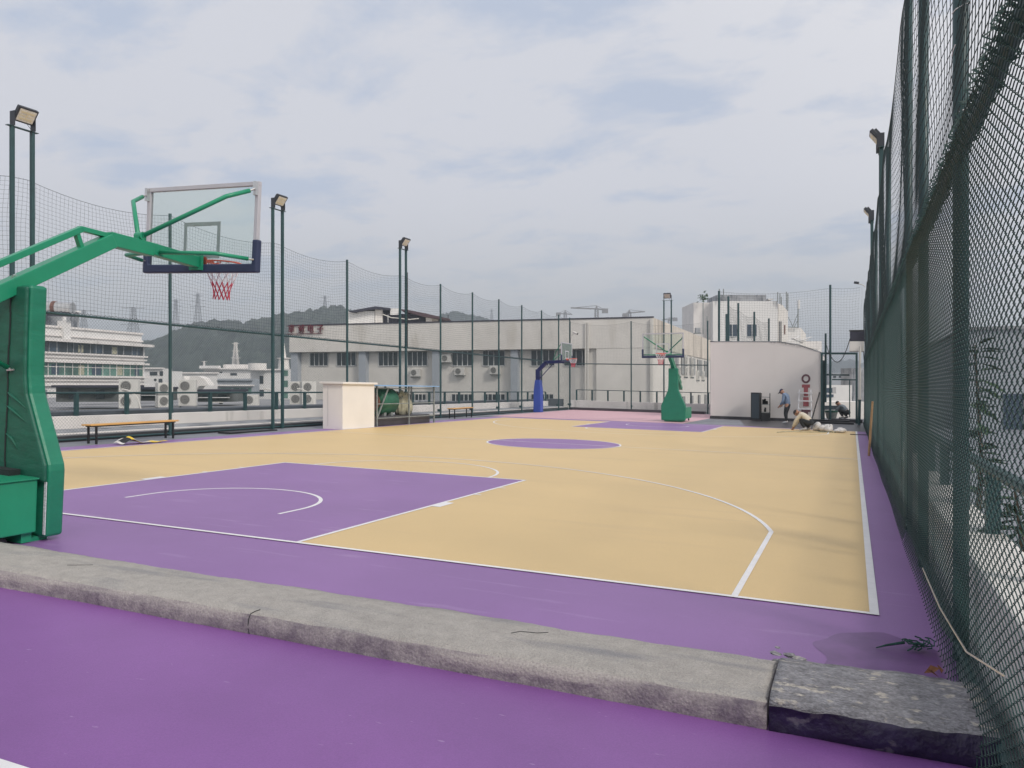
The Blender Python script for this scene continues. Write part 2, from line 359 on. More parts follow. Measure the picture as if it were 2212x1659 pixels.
def half(flip):
    f = (lambda p: p) if not flip else (lambda p: (-p[0], L_-p[1]))
    kd = 5.8 if not flip else 5.2
    ln = lambda P, h=H1: b.gline([f(q) for q in P], W5, h)
    ln([(-2.475,0.025),(-2.475,kd)]); ln([(2.475,0.025),(2.475,kd)]); ln([(-2.5,kd),(2.5,kd)], H1+.0006)
    ln(arc(0, kd, 1.8, 0, pi)); ln([(1.25,1.2)]+arc(0,1.575,1.25,0,pi)+[(-1.25,1.2)])
    a = math.asin(1.41/6.75); ln([(6.6,.025),(6.6,2.99)]); ln([(-6.6,.025),(-6.6,2.99)]); ln(arc(0,1.575,6.75,a,pi-a,90), H1+.0006)
    for sx in (-1, 1):
        b.gpoly([f(q) for q in [(sx*2.5,2.62),(sx*2.62,2.62),(sx*2.62,3.02),(sx*2.5,3.02)][::sx]], H1)
        for yy in (3.87, 4.72): ln([(sx*2.5,yy),(sx*2.6,yy)])
half(False); half(True)
b.gline([(-HW,0),(HW,0)], .052, H1+.0012); b.gline([(-HW,L_),(HW,L_)], .05, H1+.0012)
b.gline([(HW-.03,-.03),(HW-.03,L_)], .062, H1+.0018); b.gline([(-HW,-.03),(-HW,L_)], .05, H1+.0018)
b.gline([(-HW,CY0),(HW,CY0)], .05, H1+.0012); b.gline(arc(0,CY0,1.8,0,2*pi,65)[:-1], .05, H1+.0006, closed=True)
struct(b, 'court_markings', LINE)
# second court in the foreground
struct(MB().gpoly([(-11,-24),(X1,-24),(X1,-2.2),(-11,-2.2)], .003), 'second_court_border', PURPLE_N)
struct(MB().gpoly([(-11,-24),(6.9,-24),(6.9,-4.08),(-11,-4.08)], .0055), 'second_court_surface', YELLOW)
b = MB(); b.gline([(-11,-4.08),(6.9,-4.08)], .09, H1); b.gline([(6.86,-24),(6.86,-4.03)], .08, H1+.0006); struct(b, 'second_court_markings', LINE)
pts = [(7.62+(.42+.05*sin(3*a+1)+.03*sin(7*a))*cos(a), -1.02+(.52+.05*sin(4*a+1)+.02*sin(9*a))*sin(a)) for a in np.linspace(0, 2*pi, 60)[:-1]]
pts = [(min(x, X1-.01), max(y, -1.55)) for x, y in pts]
o = struct(MB().gpoly(pts, .0045), 'puddle', WETP)

# kerb across the roof between the two courts
def hump(name, x0, x1, prof, mtop, mside, label, seed, amp, y0=-2.33, steps=None):
    rr = np.random.RandomState(seed); n = int((x1-x0)/.05) if steps is None else steps; m = len(prof); vs = []; fs = []; b = MB()
    ph = rr.uniform(0, 6, 12)
    for i in range(n+1):
        x = x0+(x1-x0)*i/n
        for j, (yy, zz) in enumerate(prof):
            wv = amp*(sin(x*1.7+ph[j % 12])+.6*sin(x*4.3+ph[(j+3) % 12])+.5*sin(x*11+ph[(j+5) % 12])+.8*rr.uniform(-1,1)*.6)
            y_ = y0+yy+(wv if 0 < j else wv*.5); z_ = max(zz+(wv*.45 if 0 < j < m-1 else 0), 0) if zz > 0 else 0.0
            vs.append((x, y_, gz(x, y_)+z_+.002))
    b.v = vs
    for i in range(n):
        for j in range(m-1):
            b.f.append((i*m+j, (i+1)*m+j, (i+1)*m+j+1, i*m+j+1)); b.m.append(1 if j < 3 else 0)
    b.f.append(tuple(range(m))); b.m.append(1); b.f.append(tuple(n*m+j for j in range(m-1,-1,-1))); b.m.append(1)
    o = b.build(name, [mtop, mside], smooth=True); tag(o, label, 'kerb'); return o
prof = [(0,0),(-.002,.05),(.008,.092),(.026,.116),(.05,.127),(.10,.133),(.22,.138),(.36,.140),(.50,.134),(.60,.125),(.68,.108),(.71,.06),(.72,0)]
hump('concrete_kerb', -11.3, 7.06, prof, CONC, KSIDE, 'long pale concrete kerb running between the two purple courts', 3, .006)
def crack(x0, y0, path, r):
    rr = random.Random(int(x0*100)); b = MB(); pts = []
    for (dx, yy, zz) in path: x = x0+dx+rr.uniform(-.012,.012); pts.append((x, y0+yy, gz(x, y0+yy)+zz+.002))
    b.tube(pts, r, 5); return b.build('crack', GDARK, bpy.data.objects['concrete_kerb'])
crack(3.98, -2.33, [(0,-.004,.0),(.004,-.006,.05),(-.004,.004,.09),(0,.024,.118),(.008,.05,.130),(.02,.08,.1335)], .0026)
crack(1.95, -2.33, [(0,.30,.141),(.07,.33,.141),(.16,.40,.139)], .0016); crack(5.6, -2.33, [(0,.36,.140),(.05,.42,.138),(.13,.44,.137),(.2,.49,.134)], .0018)
prof2 = [(0,0),(.0,.05),(.004,.105),(.018,.128),(.045,.140),(.10,.15),(.2,.158),(.33,.155),(.48,.15),(.62,.14),(.72,.12),(.76,.06),(.77,0)]
hump('concrete_kerb', 7.07, 8.0, prof2, CONC2, NAVYW, 'short rough mortar kerb piece with navy painted face beside the near fence', 5, .012)
b = MB()
for i in range(9):
    x, y = 7.08+random.uniform(-.07,.12), -1.55+random.uniform(-.12,.10); b.sphere((x, y, gz(x,y)+.08+random.uniform(0,.05)), random.uniform(.008,.026), 7, 5, (1.3,1,.5), .3)
tag(b.build('mortar_lump', CONC2), 'crumbled mortar crumbs on the joint of the kerb', 'rubble', None, 'stuff')

# ---------------------------------------------------------------- mesh panels
def lerp3(P0, P1, u, wv):                                               # u along (0..1), wv height over the floor
    x = P0[0]+(P1[0]-P0[0])*u; y = P0[1]+(P1[1]-P0[1])*u; return np.stack([x, y, -0.0211*((x-CAM[0])*RT[0]+(y-CAM[1])*RT[1])+wv], -1)
def diamond(P0, P1, h0, h1, d, r):
    L = math.hypot(P1[0]-P0[0], P1[1]-P0[1]); H = h1-h0; A = []
    for sg in (1, -1):
        for c0 in np.arange(-H, L+H, d):
            if sg == 1: ua, ub = max(c0, 0), min(c0+H, L); wa, wb = ua-c0, ub-c0
            else: ua, ub = max(c0-H, 0), min(c0, L); wa, wb = c0-ua, c0-ub
            if ub-ua > .01: A.append(((ua/L, ub/L), (h0+wa, h0+wb)))
    A = np.array(A); P = lerp3(P0, P1, A[:, 0], A[:, 1])
    dx, dy = (P1[0]-P0[0])/L, (P1[1]-P0[1])/L
    return P, [(dx*r*1.1*cos(a)-dy*r*sin(a), dy*r*1.1*cos(a)+dx*r*sin(a), 0) for a in (pi/2, pi/2+2*pi/3, pi/2+4*pi/3)]
def sagf(u, posts, s0=.055):
    r = np.zeros_like(u)
    for a, c_ in zip(posts[:-1], posts[1:]):
        k = (u >= a) & (u <= c_); t_ = (u[k]-a)/(c_-a); r[k] = 4*t_*(1-t_)*s0*(c_-a)
    return r
def netting(mb, P0, P1, h0, h1, cell, r, posts, seed=0, s0=.055, wav=.02):
    L = math.hypot(P1[0]-P0[0], P1[1]-P0[1]); dx, dy = (P1[0]-P0[0])/L, (P1[1]-P0[1])/L; rr = np.random.RandomState(seed); ph = rr.uniform(0, 6.28, 10)
    def pos(u, v):
        top = h1-.05-sagf(u, posts, s0); hgt = h0+(top-h0)*v
        uu = u+wav*(np.sin(v*5+u*1.3+ph[0])+.6*np.sin(v*11+u*3.1+ph[1])); hh = hgt+wav*1.2*v*(1-v)*4*(np.sin(u*2.1+ph[2])+.7*np.sin(u*5.3+v*4+ph[3]))
        nn = .06*v*(1-v)*4*(np.sin(u*.9+ph[4])+.5*np.sin(u*2.7+v*5+ph[5]))
        P = lerp3(P0, P1, uu/L, hh); P[..., 0] += -dy*nn; P[..., 1] += dx*nn; return P
    us = np.arange(0, L, cell); vs_ = np.linspace(0, 1, 15)
    mb.batch(pos(us[:, None]+0*vs_[None], vs_[None]+0*us[:, None]), [(dx*r*cos(a)-dy*r*sin(a), dy*r*cos(a)+dx*r*sin(a), 0) for a in (0, 2.1, 4.2)])
    ku = np.arange(0, L+.01, .4); kv = np.linspace(0, 1, int((h1-h0)/cell)+1)
    mb.batch(pos(ku[None]+0*kv[:, None], kv[:, None]+0*ku[None]), [(-dy*r*cos(a), dx*r*cos(a), r*sin(a)) for a in (0, 2.1, 4.2)])
    rope = pos(ku[None], np.ones_like(ku)[None]); rr_ = r*2.4
    mb.batch(rope, [(-dy*rr_*cos(a), dx*rr_*cos(a), rr_*sin(a)) for a in (0, 2.1, 4.2)])
def lashing(mb, P0, P1, h, pitch, rad, r):                              # the net's foot laced round the rail
    L = math.hypot(P1[0]-P0[0], P1[1]-P0[1]); dx, dy = (P1[0]-P0[0])/L, (P1[1]-P0[1])/L
    u = np.arange(0, L, pitch/4); a = np.arange(len(u))*pi/2+rng.uniform(-.5,.5,len(u)); rd = rad*(1+.35*rng.uniform(-1,1,len(u)))
    P = lerp3(P0, P1, u/L, h+rd*np.sin(a)); P[:, 0] += -dy*rd*np.cos(a); P[:, 1] += dx*rd*np.cos(a)
    mb.batch(P[None], [(-dy*r*cos(q), dx*r*cos(q), r*sin(q)) for q in (0, 2.1, 4.2)])

def fence(P0, P1, posts, label, rail=3.0, top=6.0, cell=.085, wr=.0022, netcell=.1, nr=.0024, seed=1, net=True, pr=.042, chain=True, extra=True, sagposts=None, tops=None):
    P0 = np.array(P0, float); P1 = np.array(P1, float); L = np.hypot(*(P1-P0)); d = (P1-P0)/L; nrm = np.array([-d[1], d[0]])
    root = empty('chain_link_fence', (P0[0], P0[1], gz(*P0)), label, 'fence')
    for k, u in enumerate(posts):
        q = P0+d*u; hh = tops[k] if tops else top; lean = random.uniform(-.012,.012)*hh/6
        MB().tube([(q[0], q[1], gz(*q)), (q[0]+d[0]*lean, q[1]+d[1]*lean, gz(*q)+hh)], pr, 12).build('post', POST, root, smooth=False)
        if extra:
            e = q+nrm*.09; m_ = MB().gbox(e[0]-.05, e[0]+.05, e[1]-.05, e[1]+.05, .28, .40); m_.build('clamp', POST, root, bevel=.01)
    def rl(h, r, name, wig=0.0):
        pts = [(*(P0+d*u), gz(*(P0+d*u))+h+(wig*sin(u*1.9) if wig else 0)) for u in np.linspace(0, L, 40 if wig else 3)]
        MB().tube(pts, r, 8).build(name, POST, root)
    rl(rail, .03, 'top_rail'); rl(.06, .022, 'bottom_rail')
    if chain:
        m_ = MB(); P, rg = diamond(P0+nrm*.02, P1+nrm*.02, .06, rail+.02, cell, wr); m_.batch(P, rg); m_.build('wire_mesh', WIRE, root)
    if net:
        m_ = MB(); netting(m_, P0-nrm*.02, P1-nrm*.02, rail+.05, top, netcell, nr, sagposts or posts, seed); m_.build('safety_net', TWINE, root)
        m_ = MB(); lashing(m_, P0, P1, rail+.02, .10, .045, .006); m_.build('lashing', TWINE, root)
    return root

def mast(x, y, label, group, span=.46, h=7.0, face=1, diag=True):
    """two square poles with a flood light on a plate; local +x is towards the court"""
    root = empty('light_mast', (x, y, gz(x, y)), label, 'light mast', group)
    for s_ in (-1, 1): MB().box(-.04,.04, s_*span/2-.04, s_*span/2+.04, 0, h).build('pole', POST, root, local=True, bevel=.008)
    MB().box(-.05,.05,-span/2-.12,span/2+.12,h,h+.012).build('top_plate', POST, root, local=True)
    tilt = radians(38); hd = MB(); c = Vector((.10, 0, h+.30)); ax = Vector((cos(tilt),0,-sin(tilt))); up = Vector((sin(tilt),0,cos(tilt))); sy = Vector((0,1,0))
    lamp = hd.obox(c, ax, sy, up, .045, .225, .18).build('flood_light', LAMPB, root, local=True, bevel=.015)
    g = MB(); g.obox(c+ax*.049, ax, sy, up, .004, .185, .14); g.build('lamp_glass', LAMPG, lamp, local=True)
    e = MB().obox(c+ax*.0545, ax, sy, up, .002, .15, .008).obox(c+ax*.0545+up*.075, ax, sy, up, .0022, .15, .022).obox(c+ax*.0545-up*.075, ax, sy, up, .0022, .15, .022).obox(c+ax*.0545, ax, sy, up, .0018, .012, .10)
    e.build('diode_cluster', mat('diode_yellow', (.66,.60,.42), .4) if 'diode_yellow' not in bpy.data.materials else bpy.data.materials['diode_yellow'], lamp, local=True)
    f = MB()
    for i in range(9): f.obox(c-ax*.07+sy*(-.18+i*.045), ax, sy, up, .03, .004, .14)
    f.build('cooling_fins', LAMPB, lamp, local=True)
    for s_ in (-1,1): MB().box(-.06,.10,s_*.235-.008,s_*.235+.008,h+.012,h+.34).build('bracket', LAMPB, lamp, local=True)
    MB().tube([(.0,.05,h+.2),(.08,.16,h+.02),(.03,.2,h-.1),(0,.22,h-.5)], .006, 5).build('cable', BLACK, root, local=True)
    return root

# left side fence
XL = -9.5; yl0 = -8.0; ypost = [-6.9,-2.9,1.2,9.62,17.72,24.8,28.0,31.1,34.2,37.25,40.2,42.3]
fl = fence((XL, yl0), (XL, 42.3), [y-yl0 for y in ypost], 'tall green chain-link fence with netting above along the left side of the court', seed=2,
      sagposts=[0]+[y-yl0 for y in (-6.9,-2.9,1.2,5.45,9.62,13.85,17.72,21.5,24.8,28.0,31.1,34.2,37.25,40.2,42.3)])
G = 'flood light masts along the left fence'
mast(XL+.06, 5.46, 'nearest left flood light mast, behind the near green hoop arm', G)
mast(XL+.06, 13.87, 'left flood light mast between the near backboard and the white booth', G)
m3 = mast(XL+.06, 21.5, 'left flood light mast rising behind the green tank, wrapped in cable ties', G)
b = MB()
for i in range(24): z_ = 3.1+i*.12; b.ring((0,.23,z_), (0,.1,1), .062, .006, 10, 4)
b.tube([(.05,.28,3.0+.1*i+random.uniform(-.01,.01)) if i % 2 else (.055,.26,3.0+.1*i) for i in range(32)], .014, 5)
b.build('cable_wrap', BLACK, m3, local=True)
# far fence, behind the pink floor
FA, FB = np.array((XL,42.3)), np.array((-.75,43.0)); LF = np.hypot(*(FB-FA))
fence(FA, FB, [0.02, LF*.46, LF], 'low-netted far fence across the end behind the pink floor', seed=4, cell=.11, wr=.0022, nr=.0020, top=5.75)
m4 = mast(-3.15, 42.6, 'far flood light mast standing behind the far green hoop', 'flood light masts at the far end'); m4.rotation_euler = (0,0,radians(-88))
# security camera on the far corner post
r_ = empty('security_camera', (XL+.1,42.25,gz(XL,42.25)+4.9), 'white security camera on the far left corner fence post', 'camera')
MB().box(-.02,.05,-.03,.03,-.25,.02).tube([(.03,0,-.1),(.25,0,.08)],.02,6).build('arm', ACW, r_, local=True)
MB().tube([(.15,0,.16),(.48,-.1,.02)], .07, 12).build('camera_body', ACW, r_, local=True); MB().tube([(.48,-.1,.02),(.50,-.105,.01)], .062, 12).build('lens', BLACK, r_, local=True)

# right side fence, close to the camera: woven wire
XR = 8.0; yr0, yr1 = -6.2, 36.0
root = empty('chain_link_fence', (XR, yr0, gz(XR, yr0)), 'dark green woven wire fence close by on the right side', 'fence')
rp = [(-6.1,6),(-3.9,6),(-.8,6.6),(1.9,6.4),(4.0,6.2),(9.5,6.0),(17.4,6),(24.9,6),(28.0,6),(31.0,6),(34.2,6)]
for y, h in rp: MB().tube([(XR+.02, y, gz(XR,y)), (XR+.02+random.uniform(-.01,.01), y+random.uniform(-.015,.015), gz(XR,y)+h)], .043, 14).build('post', POST, root, smooth=True)
for h, r, nm in ((2.98,.034,'top_rail'),(.10,.022,'bottom_rail')):
    MB().tube([(XR, yr0, gz(XR,yr0)+h), (XR, yr1, gz(XR,yr1)+h)], r, 10).build(nm, POST, root)
def woven(mb, y0, y1, d, r, H, ppt):
    n = int((y1-y0)/d); K = int(H/d); th = np.array([0,.5] if ppt == 2 else [-.09,.09,.41,.59]); amp = np.array([1,-1] if ppt == 2 else [.96,.96,-.96,-.96]); off = np.array([1,-1] if ppt == 2 else [1,-1,-1,1])
    tt = (np.arange(K)[:, None]+th[None]).ravel()*d; aa = np.tile(amp, K)*d*.53; oo = np.tile(off, K)*r*1.2
    alt = np.where(np.arange(n) % 2, -1.0, 1.0)[:, None]; yk = y0+np.arange(n)*d; Y = yk[:, None]+aa[None]*alt; Z = tt[None]+0*Y; oo = oo[None]*alt
    bul = .006*np.sin(Y*1.1+1)+.003*np.sin(Z*1.7+Y*.3); curl = -.045*np.exp(-Z/.09)
    Y = Y+.006*np.sin(Z*1.2+Y*.7)
    X = XR-.05+bul+curl+oo; G_ = -0.0211*((X-CAM[0])*RT[0]+(Y-CAM[1])*RT[1])
    P = np.stack([X, Y, G_+.03+Z], -1)
    k = 4 if ppt == 4 else 3; mb.batch(P, [(r*cos(2*pi*i/k), r*sin(2*pi*i/k), 0) for i in range(k)])
b = MB(); woven(b, yr0, 3.0, .050, .0025, 3.02, 4); woven(b, 3.0, yr1, .050, .0030, 3.02, 2); b.build('wire_mesh', WIRE, root)
b = MB(); ps = [y-yr0 for y, _ in rp]; ps = sorted(ps+[13.3-yr0,21.4-yr0,yr1-yr0]); netting(b, (XR-.05, yr0), (XR-.05, yr1), 3.03, 6.0, .095, .0026, ps, 9, wav=.03); b.build('safety_net', TWINE, root)
b = MB(); 
for q in range(3): lashing(b, (XR-.01*q, yr0), (XR, yr1), 3.0+.03*q, .055+.02*q, .05, .0045)
b.build('lashing', WIRE, root)
for i in range(11):                                                     # loose twine ends on the near post
    b = MB(); z_ = 3.2+i*.3; y_ = -.8; a0 = random.uniform(0,6); b.tube([(XR+.02+.05*cos(a0+k*.7), y_+.05*sin(a0+k*.7), z_+k*.012+.03*(k > 5)*random.uniform(-1,1)) for k in range(8)], .0035, 4); b.build('twine_tie', NETW, root)
G = 'flood light masts along the right fence'
mast(XR+.02, 13.3, 'nearer flood light mast rising from the right fence', G).rotation_euler = (0,0,pi)
mast(XR, 21.4, 'farther flood light mast rising from the right fence', G).rotation_euler = (0,0,pi)
# steel tension wire along the mesh foot
b = MB(); b.tube([(XR-.09, -3.0, gz(XR,-3)+.62), (XR-.09,-2.0,gz(XR,-2)+.40),(XR-.09,-.8,gz(XR,-.8)+.30),(XR-.08,.6,gz(XR,.6)+.25)], .005, 5)
tag(b.build('steel_wire', CHROME), 'loose shiny wire strung low on the near right fence', 'wire')

# ---------------------------------------------------------------- parapets and railings
def parapet(c0, c1, z1, m, label, z0=-.4, cap=None):
    (x0, y0), (x1, y1) = c0, c1; b = MB().gbox(x0, x1, y0, y1, z0, z1); o = b.build('parapet_wall', m, bevel=.012); tag(o, label, 'wall'); return o
parapet((-11.3,-12),(-9.95,42.7),.165, WHITEW, 'low wide white ledge right behind the left fence')
parapet((-11.55,-12),(-11.3,43.1),.50, WHITEW, 'white parapet wall standing behind the low ledge on the left')
parapet((-9.85,43.25),(.4,43.6),.60, WHITEW, 'pale parapet wall behind the far fence')
parapet((-11.29,-12),(-10.15,42.7),.18, STAINB, 'grey weathered strip on top of the low white ledge', z0=.166)
b = MB().gbox(-9.9,-9.56,-12,42.2,0,.14); tag(b.build('kerb_strip', DARKF), 'dark damp kerb strip under the left fence', 'kerb')
b = MB().gbox(-9.4,-.8,42.05,42.6,0,.16); tag(b.build('kerb_strip', DARKF), 'dark kerb strip under the far fence', 'kerb')
parapet((8.10,-14),(8.44,41.5),.58, WHITEW, 'sunlit concrete parapet just outside the right fence')
def railing(P, Q, n, h0, h1, label, group=None, r=.028, mid=None):
    P = np.array(P, float); Q = np.array(Q, float); root = empty('railing', (P[0], P[1], gz(*P)), label, 'railing', group)
    for i in range(n+1):
        q = P+(Q-P)*i/n; MB().gbox(q[0]-.045,q[0]+.045,q[1]-.045,q[1]+.045,h0,h1).build('post', POST, root)
    for hh in [h1]+([mid] if mid else []):
        MB().tube([(P[0],P[1],gz(*P)+hh),(Q[0],Q[1],gz(*Q)+hh)], r, 8).build('rail', POST, root)
railing((-11.42,2),(-11.42,42.9), 26, .5, 1.11, 'dark green handrail on the left parapet wall')
railing((-9.4,43.4),(.3,43.4), 9, .6, 1.30, 'thin dark railing on the far parapet wall', r=.022)
railing((8.36,-6),(8.36,36), 26, .55, 1.04, 'dark green handrail outside the right fence', r=.045)

# ---------------------------------------------------------------- basketball hoops
def rimnet(par, yb, z, scale=1.0):
    """orange rim and cord net in front (+y) of a board at yb"""
    rim = MB().ring((0, yb+.15+.225, z), (0,0,1), .225, .010, 36, 8).box(-.09,.09,yb+.005,yb+.02,z-.13,z+.02).box(-.06,.06,yb+.02,yb+.17,z-.035,z-.012)
    for s_ in (-1,1): rim.tube([(s_*.07,yb+.02,z-.10),(s_*.12,yb+.22,z-.015)], .008, 6)
    rm = rim.build('rim', ORANGE, par, local=True, smooth=False)
    n = 12; lv = [(0,.222,0),(1,.208,.08),(2,.172,.17),(3,.135,.25),(4,.108,.33),(5,.096,.40),(6,.104,.47)]; w_ = MB()
    for k, (a, b_) in enumerate(zip(lv[:-1], lv[1:])):
        w_.mi = 0 if k < 3 else 1
        for i in range(n):
            for s_ in (-1, 1):
                t0 = (i+(.5 if a[0] % 2 else 0))/n*2*pi; t1 = t0+s_*pi/n
                w_.tube([(a[1]*cos(t0), yb+.375+a[1]*sin(t0), z-a[2]), (b_[1]*cos(t1), yb+.375+b_[1]*sin(t1), z-b_[2])], .0052 if k < 3 else .0048, 4)
    w_.build('net', [NETW, NETR], rm, local=True)
def board(par, yb, z0=2.9, wdt=1.8, hgt=1.05, padw=.075, gm=None):
    bd = MB().box(-wdt/2+.02,wdt/2-.02,yb-.006,yb+.006,z0+.02,z0+hgt-.02).build('backboard', gm or GL, par, local=True)
    f = MB(); t_ = .05
    f.box(-wdt/2,wdt/2,yb-.035,yb+.02,z0+hgt-t_,z0+hgt).box(-wdt/2,-wdt/2+t_,yb-.035,yb+.02,z0+.06,z0+hgt-t_).box(wdt/2-t_,wdt/2,yb-.035,yb+.02,z0+.06,z0+hgt-t_).box(-wdt/2,wdt/2,yb-.035,yb+.02,z0,z0+.06)
    f.build('frame', ALU, bd, local=True, bevel=.004)
    q = MB(); a, c_, h_ = .295, .05, .45; z1 = z0+.15
    q.box(-a,-a+c_,yb+.008,yb+.010,z1,z1+h_).box(a-c_,a,yb+.008,yb+.010,z1,z1+h_).box(-a+c_,a-c_,yb+.008,yb+.010,z1+h_-c_,z1+h_).box(-a+c_,a-c_,yb+.008,yb+.010,z1,z1+c_)
    q.build('target_square', WTAPE, bd, local=True)
    p = MB(); o = .025; p.prism([(-wdt/2-o,z0-.03),(wdt/2+o,z0-.03),(wdt/2+o,z0+.36),(wdt/2-.055,z0+.36),(wdt/2-.055,z0+padw),(-wdt/2+.055,z0+padw),(-wdt/2+.055,z0+.36),(-wdt/2-o,z0+.36)], 'y', yb-.05, yb+.035)
    p.build('edge_padding', NAVY, bd, local=True, bevel=.018)
    return bd
def big_hoop(x, y, rz, label, zz=None):
    root = empty('basketball_stand', (0,0,0), label, 'basketball hoop', 'green wheeled basketball stands')
    yb = 1.2; board(root, yb); rimnet(root, yb, 3.05)
    # padded front column, narrow above and flared to the foot
    half_ = [(.215,2.46),(.215,2.0),(.225,1.60),(.25,1.42),(.55,.76),(.56,.70),(.55,.07)]
    def ringz(y_, sc=1.0): return [(xx*sc, z_) for xx, z_ in half_]+[(-xx*sc, z_) for xx, z_ in reversed(half_)]
    fr = ringz(0); m = MB(); m.mi = 0; m.prism(fr, 'y', -1.11, -.93)
    pad = m.build('front_padding', GPAD, root, local=True, bevel=.03)
    hb = [(.215,2.44),(.215,2.0),(.225,1.60),(.25,1.42),(.55,.76),(.555,.60)]
    poly = [(xx, z_) for xx, z_ in hb]+[(-xx, z_) for xx, z_ in reversed(hb)]
    m = MB().prism(poly, 'y', -1.15, -1.113); m.build('padding_back', GPADB, pad, local=True, bevel=.02)
    m = MB()
    for k in range(11): z_ = 2.35-k*.16; m.box(-.008+.006*sin(k*1.3),.008+.006*sin(k*1.3),-1.158,-1.148,z_-.16,z_)
    m.build('lacing_seam', GDARK, pad, local=True)
    MB().box(.520,.548,-1.121,-1.112,.10,.60).build('zipper', ZIP, pad, local=True)
    for k, (z_, h_) in enumerate(((1.38,.05),(1.25,.035),(.98,.03))):
        m = MB(); m.tube([(-.02,-1.152,z_+.05),(.08,-1.154,z_),(.17+.1*(k<2),-1.151,z_-.10)], [.004,.016,.003], 6)
        m.build('fabric_fold', GPADB, pad, local=True, smooth=True)
    base = MB().box(-.50,.50,-2.75,-1.17,.13,.63).build('base_box', GREEN, root, local=True, bevel=.012)
    MB().box(-.52,.52,-2.75,-1.17,.632,.645).build('base_lid', GREEN, base, local=True)
    MB().box(-.40,.25,-1.28,-1.17,.645,.70).build('gap_shade', GDARK, base, local=True)  # solid dark block painted as the shade in the gap behind the padding
    m = MB().box(-.42,.42,-1.17,-1.0,.02,.068).box(-.45,.45,-1.28,-1.18,.035,.128); m.build('foot', GREEN, base, local=True)
    for sx in (-1,1):
        for yy in (-1.45,-2.55): MB().tube([(sx*.38,yy,.055),(sx*.43,yy,.055)], .055, 14).build('wheel', BLACK, base, local=True)
    MB().box(-.10,.10,-1.10,-1.0,.65,2.42).build('column', GREEN, root, local=True, bevel=.008)
    # parallelogram arm
    arm = MB(); arm.beam((0,-2.75,1.52),(0,-.08,3.055), .15, .15); arm.beam((0,-.12,3.07),(0,.45,3.04), .14, .15); arm.beam((0,.45,3.05),(0,1.13,2.995), .12, .135)
    am = arm.build('arm', GREEN, root, local=True, bevel=.008)
    MB().box(-.10,.10,1.12,1.150,2.90,3.08).build('mounting_plate', GREEN, am, local=True)
    MB().beam((0,-2.75,1.80),(0,-.44,3.115),.075,.06).beam((0,-.46,3.12),(0,-.06,3.10),.075,.05).beam((0,-.49,3.07),(0,-.42,2.90),.06,.045).build('tie_bar', GREEN, am, local=True, bevel=.005)
    MB().box(-.03,.03,.24,.36,3.11,3.16).tube([(-.05,.30,3.17),(.05,.30,3.17)], .045, 12).tube([(-.06,.30,3.17),(.06,.30,3.17)], .016, 8).build('pivot', GREEN, am, local=True)
    for sx in (-1,1):
        st = MB().tube([(sx*.03,.30,3.17),(sx*.74,.82,3.70),(sx*.865,1.06,3.815)], [.026]*3, 10).build('board_strut', GREEN, root, local=True, smooth=True)
        MB().tube([(sx*.865,1.06,3.815),(sx*.88,1.12,3.85)], .012, 8).box(sx*.875-.02,sx*.875+.02,1.12,1.17,3.78,3.94).build('strut_end', CHROME, st, local=True)
        st = MB().tube([(sx*.07,.52,3.02),(sx*.70,.72,3.03),(sx*.86,1.08,3.02)], [.024]*3, 10).build('board_strut', GREEN, root, local=True, smooth=True)
        MB().tube([(sx*.86,1.08,3.02),(sx*.88,1.15,3.02)], .012, 8).build('strut_end', CHROME, st, local=True)
    MB().tube([(.0,-1.12,2.475),(0,-1.12,2.515)], .02, 8).ring((0,-1.12,2.52), (1,0,0), .028, .011, 14, 6).build('eye_bolt', CHROME, root, local=True)
    MB().tube([(.03,-1.18,1.66),(.03,-1.75,1.93),(.03,-2.6,2.15)], .024, 10).build('lifting_rod', GREEN, root, local=True, smooth=True)
    MB().tube([(.03,-1.14,1.63),(.03,-1.20,1.67)], .014, 8).tube([(.0,-1.165,1.63),(.10,-1.165,1.64)], .009, 6).build('rod_end', CHROME, root, local=True)
    root.location = (x, y, gz(x, y) if zz is None else zz); root.rotation_euler = (0,0,rz); return root
big_hoop(-.12, 0, 0, 'near green basketball stand at the left edge, seen from behind').rotation_euler = (0, radians(3.0), 0)
big_hoop(-.12, 28.85, pi, 'far green basketball stand facing the camera across the court')
def blue_hoop(x, y, rz):
    root = empty('basketball_post', (0,0,0), 'single blue post basketball hoop by the far left fence', 'basketball hoop')
    MB().box(-.12,.12,-.12,.12,0,2.46).build('post', BLUE, root, local=True, bevel=.02)
    MB().prism([(-.22,0),(.24,0),(.23,1.25),(.15,1.85),(-.12,1.85),(-.20,1.2)], 'x', -.22, .22).build('post_padding', BLUEP, root, local=True, bevel=.03)
    a = MB().beam((0,-.0,2.38),(0,.52,2.88),.20,.20).beam((0,.42,2.86),(0,1.62,2.90),.20,.18).build('arm', BLUE, root, local=True, bevel=.02)
    MB().tube([(0,.12,1.95),(0,.5,2.35),(0,.95,2.80)], .025, 8).build('brace', BLUE, a, local=True)
    yb = 1.75; board(root, yb, gm=GL2); rimnet(root, yb, 3.05)
    for sx in (-1,1): MB().tube([(sx*.05,.95,2.98),(sx*.55,1.30,3.45),(sx*.86,1.71,3.85)], .022, 8).build('board_strut', GREEN, root, local=True)
    root.location = (x, y, gz(x, y)); root.rotation_euler = (0,0,rz)
blue_hoop(-9.15, 35.8, -pi/2)

